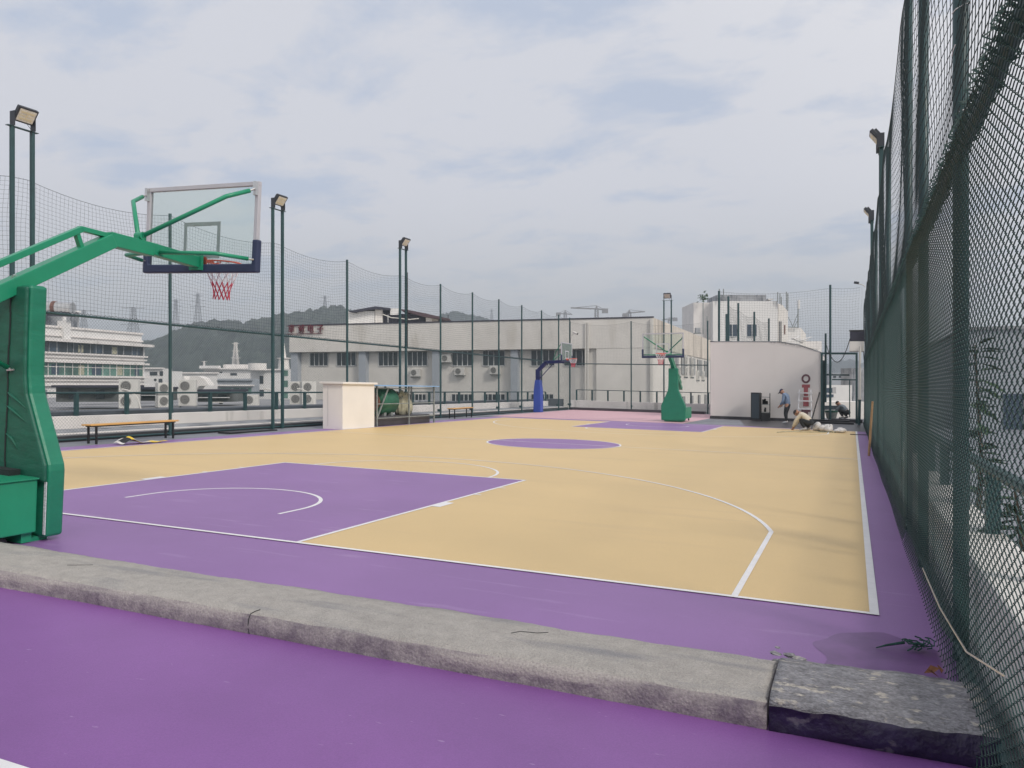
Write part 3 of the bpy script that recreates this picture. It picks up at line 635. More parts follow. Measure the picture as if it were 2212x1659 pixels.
# ---------------------------------------------------------------- benches, booth, tank shelter
def bench(x, y, L, label, n=2):
    root = empty('bench', (x, y, gz(x, y)), label, 'bench', 'wooden benches along the left fence')
    s_ = MB()
    for k in range(3): s_.box(-.16+k*.11,-.06+k*.11,-L/2,L/2,.43,.465)
    s_.build('seat', WOOD, root, local=True, bevel=.006)
    for yy in (-L/2+.16, L/2-.16):
        for xx in (-.13,.13): MB().box(xx-.02,xx+.02,yy-.02,yy+.02,0,.40).build('leg', BLACK, root, local=True)
    MB().box(-.15,.15,-L/2+.1,-L/2+.2,.40,.43).box(-.15,.15,L/2-.2,L/2-.1,.40,.43).box(-.15,-.11,-L/2+.2,L/2-.2,.40,.43).box(.11,.15,-L/2+.2,L/2-.2,.40,.43).build('seat_frame', BLACK, root, local=True)
    return root
bench(-8.72, 7.75, 2.55, 'nearer wooden bench, left of the near net')
bench(-8.9, 25.6, 2.0, 'farther wooden bench beyond the green tank')
def crumple(name, c, sx, sy, sz, m, label, cat, seed, parts=7):
    rr = random.Random(seed); b = MB()
    for i in range(parts):
        x = c[0]+rr.uniform(-sx,sx)*.6; y = c[1]+rr.uniform(-sy,sy)*.6; h = sz*rr.uniform(.5,1)
        b.sphere((x,y,gz(x,y)+h*.45+.012), 1, 12, 8, (sx*rr.uniform(.35,.6),sy*rr.uniform(.35,.6),h*.5), .10)
    return tag(b.build(name, m, smooth=True), label, cat)
# folded yellow and white sheet by the bench
b = MB(); c0 = (-7.98,7.25); vs = []; n_, m_ = 16, 5
for i in range(n_+1):
    for j in range(m_+1):
        u = i/n_; x = c0[0]-.16+.32*j/m_; y = c0[1]-.55+1.3*u; vs.append((x, y, gz(x,y)+.03+(.17*math.exp(-((u-.22)/.14)**2)+.02*sin(u*17+j))*(1-.15*abs(j-2))))
b.v = vs
for i in range(n_):
    for j in range(m_): b.f.append((i*(m_+1)+j,(i+1)*(m_+1)+j,(i+1)*(m_+1)+j+1,i*(m_+1)+j+1)); b.m.append(0 if (i in (0,4,8,9) or j in (0,)) else (1 if i > 2 else 2))
tag(b.build('folded_sheet', [BAG, BAGY, BLACK]), 'crumpled yellow, white and black sheet on the floor in front of the nearer bench', 'plastic sheet')
# dark mat on the grey floor
tag(MB().gpoly([(-9.2,11.0),(-8.75,11.0),(-8.85,13.2),(-9.3,13.3)], .012).gbox(-9.25,-8.8,11.1,13.1,.0,.04).build('rubber_mat', BLACK), 'dark rubber mat lying at the foot of the left fence', 'mat')
# white booth
root = empty('white_booth', (-8.03,15.75,gz(-8.03,15.75)), 'small white rendered booth with a flat lid by the left fence', 'booth')
MB().gbox(-8.42,-7.64,14.85,16.68,0,1.47).build('wall', CREAM, root, bevel=.008)
MB().gbox(-8.50,-7.56,14.77,16.76,1.47,1.54).build('lid', CREAM, root, bevel=.01)
MB().gbox(-8.22,-8.215,14.843,14.847,.1,1.40).build('seam', GALV, root)
# tank in an open shelter
root = empty('tank_shelter', (-8.2,18.9,gz(-8.2,18.9)), 'open metal frame shelter with a blue sheet roof over the tank', 'shelter')
for x, y in ((-7.72,16.95),(-7.72,19.1),(-7.72,21.0),(-8.75,16.95),(-8.75,19.1),(-8.75,21.0)):
    MB().gbox(x-.025,x+.025,y-.025,y+.025,0,1.42).build('post', GALV, root)
MB().gbox(-8.9,-7.55,16.85,21.15,1.42,1.45).build('roof', BLUEROOF, root)
for z_ in (.28,.78,1.32): MB().gbox(-7.74,-7.70,16.95,21.0,z_,z_+.03).build('cross_bar', GALV, root)
MB().beam((-7.73,16.98,gz(-7.7,17)+.3),(-7.73,17.7,gz(-7.7,17.7)+1.35),.04,.04).build('brace', GALV, root)
MB().gbox(-8.6,-7.85,17.0,20.9,.0,.34).build('plinth', DARKF, root, bevel=.02)
cxt, cyt = -8.3, 18.3; g0 = gz(cxt, cyt)
root = empty('storage_tank', (cxt, cyt, g0+.34), 'green horizontal tank with a rusty flanged end inside the blue-roofed shelter', 'tank')
ps_ = [(cxt, cyt+t_, g0+.86) for t_ in (-.75,-.70,-.62,.25,.36,.42)]
MB().tube(ps_, [.30,.44,.50,.50,.42,.25], 28).build('tank_body', TANKG, root, smooth=True)
f = MB().tube([(cxt,cyt-.86,g0+.86),(cxt,cyt-.76,g0+.86)], .34, 20)
for k in range(8): a = k*pi/4; f.tube([(cxt+.29*cos(a),cyt-.92,g0+.86+.29*sin(a)),(cxt+.29*cos(a),cyt-.84,g0+.86+.29*sin(a))], .035, 6)
f.build('end_flange', RUST, root)
MB().gbox(cxt-.3,cxt+.3,cyt-.45,cyt-.3,.34,.48).gbox(cxt-.3,cxt+.3,cyt+.02,cyt+.15,.34,.48).build('saddle', GALV, root)
MB().gbox(-8.75,-8.62,16.98,17.9,.34,1.1).build('control_panel', GALV, root)
crumple('canvas_bundle', (-8.35,19.7), .20,.5,1.0, TARP, 'dirty beige canvas bundle at the far end of the tank', 'tarpaulin', 5, 9).location.z += .33

# ---------------------------------------------------------------- white block house at the far right
wy = 36.0
root = empty('block_house', (3.2, wy, gz(3.2,wy)), 'plain off-white rendered roof house behind the far right corner of the court', 'building')
x0_, x1_ = .55, 5.95; g1, g2 = gz(x0_,wy), gz(x1_,wy)
poly = [(x0_,g1-.1),(x1_,g2-.1),(x1_,g2+3.50),(4.95,gz(4.9,wy)+3.86),(4.0,gz(4,wy)+4.02),(x0_,g1+4.03)]
MB().prism(poly, 'y', wy, wy+6.5).build('wall', BLOCKW, root, bevel=.01)
rp_ = [(x1_+.02,g2+3.49),(4.95,gz(4.9,wy)+3.865),(4.0,gz(4,wy)+4.03),(x0_-.02,g1+4.04)]; tk = [(x, z+.035) for x, z in rp_]
MB().prism(rp_+tk[::-1], 'y', wy-.015, wy+6.5).build('roof_edge', STAINB, root)
MB().gbox(x0_-.02,x1_,wy-.03,wy-.005,-.02,.14).build('skirting', DARKF, root)
b = MB()
for i in range(60): x = 3.6+i*.038; z_ = gz(x,wy)+4.05-(0 if x < 4 else (x-4)*.22); b.tube([(x,wy-.03,z_),(x+random.uniform(-.02,.02),wy-.035,z_-random.uniform(.02,.10))], .006, 3)
b.build('frayed_edge', TWINE, root)
# painted red marks on its wall
sx0 = 5.28; zb = gz(sx0,wy); yq = wy-.012
def mk(*a):
    pass
b = MB()
root2 = empty('wall_sign', (sx0, wy-.01, zb+.9), 'faded red and plum painted upright marks on the white block house', 'painted sign')
n = 24; vs = []; 
for k in range(n): a = 2*pi*k/n; vs += [(sx0+.21*cos(a), yq, zb+2.17+.23*sin(a)), (sx0+.12*cos(a), yq, zb+2.17+.135*sin(a))]
b.add(vs, [(2*k, 2*((k+1) % n), 2*((k+1) % n)+1, 2*k+1) for k in range(n)]); b.build('ring_mark', SIGND, root2)
def pm(lst, m, nm='painted_mark'):
    q = MB()
    for (xa, xb, za, zb_) in lst: q.box(sx0+xa, sx0+xb, yq-.004, yq, zb+za, zb+zb_)
    q.build(nm, m, root2)
pm([(-.19,.19,1.72,1.88),(-.10,.10,1.30,1.72)], SIGNP); pm([(-.13,.13,.78,1.24)], SIGNP)
pm([(-.22,.22,.50,.66),(-.10,.10,.22,.50)], SIGND); pm([(-.19,.19,-.06,.12),(-.10,.10,-.30,-.06)], SIGND)
# white step ladder in front of the marks
root = empty('step_ladder', (5.25,35.6,gz(5.25,35.6)), 'white ladder leaning in front of the red marks on the white block house', 'ladder')
for s_ in (-1,1): MB().beam((5.25+s_*.33,35.55,gz(5.25,35.5)),(5.25+s_*.27,35.88,gz(5.25,35.9)+1.62),.05,.03).build('rail', LINE, root)
for k, z_ in enumerate((.22,.62,1.02,1.42)): t_ = z_/1.62; MB().gbox(5.25-.35,5.25+.35,35.50+.33*t_,35.60+.33*t_,z_,z_+.06).build('step', LINE, root)
# dark cabinet and clutter rack
root = empty('dark_cabinet', (2.95,35.3,gz(2.95,35.3)), 'tall dark cabinet against the white block house', 'cabinet')
MB().gbox(2.72,3.16,35.0,35.6,.05,1.42).build('cabinet_body', BLACK, root, bevel=.01); MB().gbox(2.76,3.12,34.985,34.998,.12,1.36).build('door', mat('slate_door', (.03,.045,.06), .5), root)
root = empty('tool_rack', (3.4,35.3,gz(3.4,35.3)), 'cluttered dark tool rack right of the tall cabinet', 'rack')
for x in (3.2,3.62): MB().gbox(x-.02,x+.02,35.2,35.24,0,1.40).build('upright', BLACK, root)
for z_ in (.42,.80,1.18): MB().gbox(3.22,3.60,35.1,35.5,z_,z_+.03).build('shelf', GALV, root)
b = MB()
for i in range(9): x = 3.28+random.uniform(0,.28); z_ = random.choice((.46,.84)); b.gbox(x-.04,x+.04,35.15,35.3,z_,z_+random.uniform(.08,.28))
b.gbox(3.2,3.62,35.1,35.5,.02,.40); b.build('stored_item', BLACK, root)

# ---------------------------------------------------------------- gate bay at the far right
gy = 36.0
root = empty('gate_frame', (6.9,gy,gz(6.9,gy)), 'dark green mesh gate frame between the block house and the right fence', 'gate')
for x, h in ((6.02,3.5),(7.62,3.5)): MB().gbox(x-.05,x+.05,gy-.05,gy+.05,0,h).build('post', POST, root)
MB().gbox(6.07,7.57,gy-.05,gy+.05,3.40,3.5).build('lintel', POST, root)
MB().gbox(6.1,7.3,gy+.2,gy+.26,2.35,2.42).build('cross_bar', POST, root)
MB().gbox(6.5,7.57,gy-.02,gy+.02,2.12,2.18).build('cross_bar', POST, root)
MB().gbox(7.28,7.33,gy-.02,gy+.02,.3,2.12).build('cross_bar', POST, root)
b = MB(); P, rg = diamond((6.07,gy),(7.57,gy),2.42,3.40,.12,.004); b.batch(P, rg); b.build('wire_mesh', WIRE, root)
MB().gbox(6.05,6.16,gy+.1,gy+.15,0,3.1).build('cross_bar', POST, root)
root = empty('net_screen', (6.4,gy,gz(6.4,gy)), 'high netting screen on tall posts above the mesh gate', 'net')
MB().tube([(6.42,gy-.1,gz(6.4,gy)),(6.42,gy-.1,gz(6.4,gy)+6.85)], .055, 10).build('post', POST, root)
MB().tube([(6.2,gy+.1,gz(6.2,gy)+1.0),(6.2,gy+.1,gz(6.2,gy)+4.45)], .05, 10).build('post', POST, root)
MB().tube([(.95,wy+.3,gz(.95,wy)+4.0),(.95,wy+.3,gz(.95,wy)+6.75)], .06, 10).build('post', POST, root)
b = MB(); netting(b, (.95,gy+.25),(7.9,gy-.05),3.55,6.75,.13,.0024,[0,5.45,6.95],21,s0=.035); b.build('netting', TWINE, root)
for i, (q, zt) in enumerate((((1.05,39.0),6.5),((1.2,42.0),6.4),((1.62,46.5),6.25),((2.1,51.0),6.15),((.15,44.5),6.0))):
    r_ = empty('net_post', (q[0],q[1],gz(*q)), ['first dark post behind the block house roof, counted from its tall corner post','second dark post behind the block house roof','third dark post behind the block house roof, before the left tower window','fourth dark post behind the block house roof, left of the right tower window','lone lower dark post left of the block house, before the white tower'][i], 'post', 'net posts behind the block house')
    MB().tube([(q[0],q[1],-.5),(q[0],q[1],zt)], .06, 10).build('pole', POST, r_)
    if i < 3:
        q2 = [(1.2,42.0),(1.62,46.5),(2.1,51.0)][i]; m_ = MB(); LL = math.hypot(q2[0]-q[0],q2[1]-q[1]); netting(m_, q, q2, 4.0, 6.35, .16, .003, [0,LL], 30+i, s0=.05); m_.build('netting', TWINE, r_)
# heater box, lamp and pipe at the far end of the right fence
root = empty('wall_box', (7.62,34.6,gz(7.6,34.6)+3.6), 'black and cream box mounted high at the far end of the right fence', 'box')
MB().gbox(7.32,7.95,34.3,35.1,3.95,4.42).build('lid', NAVYR, root, bevel=.01); MB().gbox(7.30,7.93,34.3,35.1,3.48,3.95).build('casing', CREAM, root, bevel=.01)
MB().gbox(7.28,7.95,34.28,35.12,4.47,4.49).gbox(7.30,7.32,34.3,34.32,4.42,4.47).build('guard_bar', GALV, root)
root = empty('downpipe', (7.72,34.2,gz(7.7,34.2)), 'pale vertical pipe beside the dark right fence', 'pipe')
MB().tube([(7.74,34.2,gz(7.7,34.2)+1.25),(7.76,34.2,gz(7.7,34.2)+3.7)], .055, 10).build('upper_pipe', PIPE, root)
MB().tube([(7.72,34.2,gz(7.7,34.2)),(7.74,34.2,gz(7.7,34.2)+1.25)], .065, 10).build('lower_pipe', POST, root); MB().tube([(7.74,34.2,gz(7.7,34.2)+1.2),(7.74,34.2,gz(7.7,34.2)+1.3)], .085, 10).build('collar', PIPE, root)
root = empty('spot_lamp', (7.6,33.0,gz(7.6,33)+6.6), 'small dark lamp on a white arm at the far top of the right fence', 'lamp')
MB().tube([(7.97,33,gz(7.6,33)+6.35),(7.85,33,gz(7.6,33)+6.45),(7.70,33,gz(7.6,33)+6.50)], .02, 6).build('arm', ACW, root); MB().obox((7.60,33,gz(7.6,33)+6.55),(.95,0,-.2),(0,1,0),(.2,0,.95),.11,.08,.05).build('lamp_head', LAMPB, root)
# sagging cable over the gate
b = MB(); A = Vector((6.2,35.9,gz(6.2,36)+4.0)); B_ = Vector((7.32,34.9,gz(7.3,35)+4.1))
b.tube([A.lerp(B_, k/14)-Vector((0,0,1.05*4*(k/14)*(1-k/14))) for k in range(15)], .018, 6); tag(b.build('cable', BLACK), 'black cable drooping across the top of the gate', 'cable')
# timber pole leaning on the right fence, prop by the gate
tag(MB().tube([(7.80,15.1,gz(7.8,15)+.0),(7.88,14.95,gz(7.9,15)+1.35)], [.030,.024], 8).build('wooden_pole', STICK), 'upright brown wooden pole propped against the right fence', 'pole')
tag(MB().tube([(5.55,35.2,gz(5.5,35.2)),(5.93,35.85,gz(5.9,35.9)+1.5)], [.035,.03], 8).build('steel_prop', BLACK), 'black bar leaning on the right edge of the block house', 'bar')
G = 'white plastic bags by the far corner of the court'
for i, (x, y, sx, sy, sz, lb) in enumerate(((6.35,26.6,.34,.3,.40,'largest white plastic bag, leftmost of the bags at the far corner'),(6.62,26.2,.16,.2,.34,'upright pinkish-white bag in the middle of the bags at the far corner'),(7.0,26.1,.30,.3,.26,'low white plastic bag, rightmost of the bags at the far corner'))):
    crumple('plastic_bag', (x,y), sx, sy, sz, BAG, lb, 'bag', 40+i, 6)['group'] = G
b = MB()
for i in range(40): x = 6.5+random.uniform(-.25,.35); y = 25.7+random.uniform(-.1,.1); b.tube([(x,y,gz(x,y)+.02),(x+random.uniform(-.06,.06),y,gz(x,y)+random.uniform(.03,.07))], .008, 3)
tag(b.build('green_scraps', GREENC), 'green vegetable-like scraps in front of the white bags', 'scraps')
tag(MB().gbox(5.6,7.3,35.0,35.7,0,.16).gbox(5.7,7.5,34.4,34.9,0,.09).build('timber_stack', BLACK), 'low stack of dark timber in front of the gate', 'timber')
tag(MB().gbox(7.35,7.95,24.9,25.0,.01,.03).build('dark_strip', BLACK), 'thin dark strip lying across the right sideline', 'strip')
b = MB(); pts = [(4.9,24.0),(5.05,24.5),(5.3,24.9),(5.6,25.1),(6.0,25.2),(6.5,25.6)]; b.tube([(x,y,gz(x,y)+.03) for x,y in pts], .014, 5)
tag(b.build('rope', TARP), 'thin brown rope on the floor under the crouching worker', 'rope')
# scraps by the near fence
b = MB()
for i in range(9):
    a0 = random.uniform(0,6); b.tube([(7.74+.035*cos(a0+k*.9)+.014*i, -.75+.05*sin(a0+k*.9)+random.uniform(-.02,.02), gz(7.7,-.7)+.02+.008*k+.002*i) for k in range(7)], .0045, 4)
b.tube([(7.56,-.82,gz(7.5,-.8)+.01),(7.62,-.80,gz(7.6,-.8)+.03),(7.72,-.76,gz(7.7,-.8)+.05)], [.003,.007,.01], 5)
tag(b.build('twine_knot', GREENC), 'tangled green twine knot on the wet floor by the near fence', 'twine')
b = MB()
for (x, y, a, r_) in ((7.80,-1.62,.3,.04),(7.84,-1.58,1.7,.03),(7.80,-1.66,2.6,.03)):
    q = Vector((x,y,gz(x,y)+.17)); t1 = Vector((cos(a),sin(a),.35)); t2 = Vector((-sin(a),cos(a),.1)); b.add([q-t1*r_, q+t2*r_*.5+Vector((0,0,.02)), q+t1*r_, q-t2*r_*.5], [(0,1,2,3)])
tag(b.build('dry_leaf', DRYLEAF), 'dry brown leaves on the rough kerb end beside the near fence', 'leaf')

# ---------------------------------------------------------------- people
def skinned(name, verts, edges, rad, m, parent, root_i=0, sub=2, extra=None):
    me = bpy.data.meshes.new(name); me.from_pydata([tuple(v) for v in verts], edges, []); o = bpy.data.objects.new(name, me); S.collection.objects.link(o)
    o.modifiers.new('skin', 'SKIN').use_smooth_shade = True
    for i, r in enumerate(rad):
        sv_ = me.skin_vertices[0].data[i]; sv_.radius = r if isinstance(r, tuple) else (r, r); sv_.use_root = (i == root_i)
    if sub: o.modifiers.new('sub', 'SUBSURF').levels = sub; o.modifiers[-1].render_levels = sub
    dg = bpy.context.evaluated_depsgraph_get(); me2 = bpy.data.meshes.new_from_object(o.evaluated_get(dg)); o.modifiers.clear(); o.data = me2; me2.name = name
    me2.materials.clear(); me2.materials.append(m)
    if extra:
        base = len(me2.vertices); bm_v = [tuple(v.co) for v in me2.vertices]+list(extra.v); bm_f = [tuple(p.vertices) for p in me2.polygons]+[tuple(base+i for i in f) for f in extra.f]
        me3 = bpy.data.meshes.new(name); me3.from_pydata(bm_v, [], bm_f); me3.materials.append(m); o.data = me3; me3.polygons.foreach_set('use_smooth', [True]*len(me3.polygons))
    if parent: o.parent = parent
    return o
def person(J, loc, rz, label, mt, ml, mh, cap=False):
    """J: joints in a local frame, the person facing +y"""
    g = lambda k: Vector(J[k]); V_ = []; E_ = []; R_ = []
    def a(p, r, par=None): V_.append(Vector(p)); R_.append(r); i = len(V_)-1; (E_.append((par, i)) if par is not None else None); return i
    pel = a(g('pelvis'), .13); ch = a(g('pelvis').lerp(g('chest'), .5), .125, pel); c2 = a(g('chest'), .14, ch); nk = a(g('neck'), .06, c2); hd0 = a(g('neck').lerp(g('head'), .45), .055, nk)
    hands = []
    for s_ in ('l', 'r'):
        sh = a(g('sh'+s_), .065, c2); el = a(g('el'+s_), .045, sh); wr = a(g('wr'+s_), .030, el)
        d = (g('wr'+s_)-g('el'+s_)).normalized(); pm_ = a(g('wr'+s_)+d*.06, .034, wr); hands.append((pm_, d))
        hp = a(g('hip'+s_), .09, pel); kn = a(g('kn'+s_), .062, hp); an = a(g('an'+s_), .04, kn); a(g('toe'+s_), .038, an)
    for pm_, d in hands:
        sd_ = d.cross(Vector((1,0,0)));  sd_ = sd_.normalized() if sd_.length > .1 else Vector((0,0,1))
        for k in range(4):
            off = sd_*(k-1.5)*.020; q = V_[pm_]+d*.045+off; i1 = a(q, .009, pm_); i2 = a(q+d*(.032+.006*(k in (1,2))), .008, i1); a(V_[i2]+(d*.7+Vector((0,.4,-.3))).normalized()*.025, .007, i2)
        q = V_[pm_]-d*.01+sd_*.045; i1 = a(q, .010, pm_); a(q+(d+sd_*.6).normalized()*.035, .008, i1)
    fd = Vector(J.get('face', (0,1,0))).normalized(); H = g('head'); ex = MB()
    ex.sphere(H, .105, 16, 12, (.78,.92,1.15)); upv = (H-g('neck')).normalized(); sdv = fd.cross(upv).normalized()
    ex.tube([H+fd*.085+upv*.02, H+fd*.118-upv*.012], [.010,.014], 6)
    for s_ in (-1,1): ex.sphere(H+fd*.088+sdv*.032*s_+upv*.012, .011, 6, 5); ex.sphere(H+sdv*.083*s_-upv*.005, .024, 6, 5, (.5,1,1.3))
    ex.tube([H+fd*.090-upv*.048-sdv*.022, H+fd*.097-upv*.050, H+fd*.090-upv*.048+sdv*.022], .007, 5)
    o = skinned('person', V_, E_, R_, SKIN, None, 0, 2, ex); o.location = loc; o.rotation_euler = (0,0,rz); tag(o, label, 'person')
    # clothing
    V2 = []; E2 = []; R2 = []
    def c(p, r, par=None): V2.append(Vector(p)); R2.append(r); i = len(V2)-1; (E2.append((par, i)) if par is not None else None); return i
    p0 = c(g('pelvis').lerp(g('chest'), -.12), (.18,.15)); p1 = c(g('pelvis').lerp(g('chest'), .5), (.18,.15), p0); p2 = c(g('chest'), (.185,.15), p1); c(g('neck'), .075, p2)
    for s_ in ('l','r'): q = c(g('sh'+s_), .085, p2); q2 = c(g('el'+s_), .064, q); c(g('el'+s_).lerp(g('wr'+s_), .9), .048, q2)
    skinned('jacket', V2, E2, R2, mt, o, 0)
    V2.clear(); E2.clear(); R2.clear(); p0 = c(g('pelvis'), (.165,.145)); c(g('pelvis').lerp(g('chest'), .25), (.16,.13), p0)
    for s_ in ('l','r'): q = c(g('hip'+s_), .108, p0); q2 = c(g('kn'+s_), .085, q); c(g('an'+s_)+Vector((0,0,.03)), .062, q2)
    skinned('trousers', V2, E2, R2, ml, o, 0)
    h_ = MB(); vs = []; h_.sphere(H-fd*.012+upv*.022, .112, 16, 10, (.86,.96,1.05))
    if cap: h_.obox(H+fd*.13+upv*.045, sdv, fd, upv, .06, .05, .006)
    ho = h_.build('cap' if cap else 'hair', mh, None, smooth=True, local=True)
    me = ho.data; keep = MB(); import bmesh; bm = bmesh.new(); bm.from_mesh(me)
    dl = [v for v in bm.verts if ((v.co-H).dot(fd) > .045 and (v.co-H).dot(upv) < .05) or (v.co-H).dot(upv) < -.055]
    if not cap: bmesh.ops.delete(bm, geom=dl, context='VERTS')
    else: bmesh.ops.delete(bm, geom=[v for v in bm.verts if (v.co-H).dot(upv) < .0 and (v.co-H).length < .14 and (v.co-H).dot(fd) < .1], context='VERTS')
    bm.to_mesh(me); bm.free(); ho.parent = o
    for s_ in ('l','r'):
        an, toe = g('an'+s_), g('toe'+s_); MB().tube([an-(toe-an)*.35-Vector((0,0,.0)), an, toe, toe+(toe-an)*.25], [.038,.052,.046,.028], 8).build('shoe', SHOE, o, local=True, smooth=True)
    return o
# worker standing and looking down, facing left
J = dict(pelvis=(0,-.02,.88), chest=(0,.04,1.24), neck=(0,.15,1.42), head=(0,.25,1.50), face=(0,.75,-.66),
         shl=(-.18,.08,1.34), ell=(-.23,.10,1.06), wrl=(-.20,.26,.86), shr=(.18,.08,1.34), elr=(.23,.12,1.06), wrr=(.19,.30,.88),
         hipl=(-.10,-.02,.84), knl=(-.11,.04,.46), anl=(-.11,-.03,.09), toel=(-.13,.13,.04), hipr=(.10,-.02,.84), knr=(.12,.10,.47), anr=(.13,.08,.09), toer=(.15,.24,.04))
person(J, (4.62,32.7,gz(4.62,32.7)), radians(72), 'person standing with head bowed in a blue-grey shirt, dark trousers and navy cap', SHIRTB, TROU, CAPB, cap=True)
# worker crouching on the court edge, hands on the floor, facing left
J = dict(pelvis=(0,-.20,.34), chest=(0,.05,.62), neck=(0,.20,.72), head=(0,.33,.70), face=(0,.6,-.8),
         shl=(-.18,.10,.64), ell=(-.22,.30,.38), wrl=(-.14,.42,.12), shr=(.18,.10,.64), elr=(.23,.32,.38), wrr=(.12,.46,.13),
         hipl=(-.12,-.22,.31), knl=(-.20,.14,.44), anl=(-.17,-.06,.09), toel=(-.20,.10,.04), hipr=(.12,-.22,.31), knr=(.24,.16,.36), anr=(.20,-.12,.09), toer=(.22,.04,.04))
person(J, (5.72,26.6,gz(5.72,26.6)), radians(75), 'person crouching on the court edge in a cream jacket, hands on the floor', CREAMJ, TROU, HAIR)
# worker crouching beyond the gate, facing left
J = dict(J); J.update(head=(0,.28,.78), neck=(0,.17,.74), face=(0,.85,-.5), wrl=(-.12,.52,.32), wrr=(.12,.54,.34))
o = person(J, (7.0,37.3,gz(7,37.3)+.17), radians(68), 'person squatting beyond the mesh gate in a slate jacket', GREYJ, TROU, HAIR); 
tag(MB().gbox(6.3,7.9,36.8,38.2,0,.17).build('step_slab', DARKF), 'dark raised slab under the squatting person beyond the gate', 'slab')
root = empty('plastic_basin', (6.45,36.9,gz(6.45,36.9)+.17), 'green-rimmed basin in front of the squatting person', 'basin')
MB().tube([(6.45,36.9,gz(6.45,36.9)+.17),(6.45,36.9,gz(6.45,36.9)+.50)], [.22,.30], 18).build('basin_body', GALV, root); MB().tube([(6.45,36.9,gz(6.45,36.9)+.50),(6.45,36.9,gz(6.45,36.9)+.58)], .31, 18).build('green_rim', GREENC, root)

# ---------------------------------------------------------------- neighbouring roof with air conditioners
b = MB(); b.box(-62,-11.62,-2,47,-.15,.30); struct(b, 'neighbour_roof', ROOF2)
b = MB(); b.gbox(-12.5,-11.6,-2,47,-.2,.60); tag(b.build('roof_gutter', DKROOF), 'dark bitumen-covered gutter strip behind the left parapet', 'gutter')
b = MB(); b.box(-22.0,-21.5,-2,46,.304,.40); tag(b.build('parapet_wall', STAINB), 'grey weathered low wall on the neighbouring roof', 'wall')
def ac_parts(root, n=1, w_=.95, h_=.72, d_=.38):
    for k in range(n):
        z0 = .10+k*(h_+.06)
        c = MB().box(-w_/2,w_/2,0,d_,z0,z0+h_).build('casing', ACW, root, local=True, bevel=.012)
        f = MB().disc((-.12,-.006,z0+h_/2),(0,-1,0),.27,24); f.build('fan_grille', ACG, c, local=True)
        g_ = MB()
        for rr_ in (.08,.16,.24,.28): g_.ring((-.12,-.012,z0+h_/2),(0,1,0),rr_,.007,20,4)
        g_.build('grille_ring', ACW, c, local=True)
    for s_ in (-1,1): MB().box(s_*(w_/2-.03)-.025,s_*(w_/2-.03)+.025,0,d_,0,.10).build('bracket', GALV, root, local=True)
def ac(P, rz, n, label, group, scale=1.0):
    r = empty('air_conditioner', (0,0,0), label, 'air conditioner', group); ac_parts(r, n); r.location = P; r.rotation_euler = (0,0,rz); r.scale = (scale,)*3; return r
GA = 'air conditioners on the neighbouring roof'
def on_roof(px, z, h=.30): P = V(px, 829, z); return (P[0], P[1], h)
ac(on_roof(277,38.5), YAW+.1, 2, 'leftmost stacked air conditioner pair, beside a pale curved pipe on the neighbouring roof', GA, .95)
ac(on_roof(358,41), YAW+.9, 2, 'stacked air conditioner pair seen just left of the tall fence post', GA, .85)
ac(on_roof(404,43), YAW+.15, 2, 'stacked air conditioner pair just right of the tall fence post', GA, .95)
ac(on_roof(470,50), YAW+1.0, 1, 'single air conditioner under the dark canopy on the neighbouring roof', GA, .9)
ac(on_roof(542,44), YAW+.1, 1, 'single air conditioner with its fan facing the court, left of the second light mast', GA, .85)
ac(on_roof(642,46), YAW+.15, 2, 'stacked air conditioner pair before the corner of the long building', GA, .9)
ac(on_roof(668,46), YAW+.6, 2, 'stacked air conditioner pair nearest to the white booth', GA, .9)
def cam_box(name, px0, px1, py0, py1, z, depth, m, label=None, cat=None, group=None, parent=None, local_front=0.0, yaw=0.0):
    """a real box standing z metres away whose front spans those directions; turned by yaw"""
    c = V((px0+px1)/2, py1, z); wd = (px1-px0)/FV*z; hh = (py1-py0)/FV*z; a = YAW+yaw; ax = Vector((cos(a),sin(a),0)); ay = Vector((-sin(a),cos(a),0))
    b = MB().obox(c+ay*(depth/2+local_front)+Vector((0,0,hh/2)), ax, ay, Vector((0,0,1)), wd/2, depth/2, hh/2); o = b.build(name, m, parent)
    if label: tag(o, label, cat, group)
    return o
def shed(px0, px1, py0, py1, z, label):
    root = empty('roof_shed', V((px0+px1)/2, py1, z), label, 'shed', 'dark sheds on the neighbouring roof')
    cam_box('wall', px0+3, px1-3, py0+5, py1, z, 2.5, SHEDW, parent=root); cam_box('roof', px0, px1, py0, py0+5, z, 3.0, NAVYR, parent=root, local_front=-.3)
    for k in range(2): q = px0+(px1-px0)*(.28+.42*k); cam_box('opening', q-8, q+10, py0+12, py1-7, z, .1, GLASSD, parent=root, local_front=-.05)
    cam_box('ledge', px0+8, px1-6, py0+17, py0+18.5, z, .2, FRAMEW, parent=root, local_front=-.25)
shed(118,258,832,868,40,'long dark shed left of the stacked air conditioners on the neighbouring roof')
shed(300,345,836,866,44,'dark open shed between the stacked air conditioners')
shed(424,503,841,868,46,'dark canopy shed right of the tall fence post')
G = 'pale curved roof pipes'
for i, (px, z, lb) in enumerate(((305,36,'pale curved pipe bending down beside the leftmost air conditioners'),(608,40,'pale curved pipe bending down by the second light mast'),(680,40,'pale curved pipe bending down left of the white booth'))):
    P = Vector(on_roof(px, z)); b = MB().tube([P+Vector((RT[0],RT[1],0))*(-.9+.9*t_)+Vector((0,0,.05+1.0*sqrt(max(0,1-t_*t_)))) for t_ in np.linspace(0,1,9)], .035, 8)
    o = tag(b.build('roof_pipe', PIPE), lb, 'pipe', G)

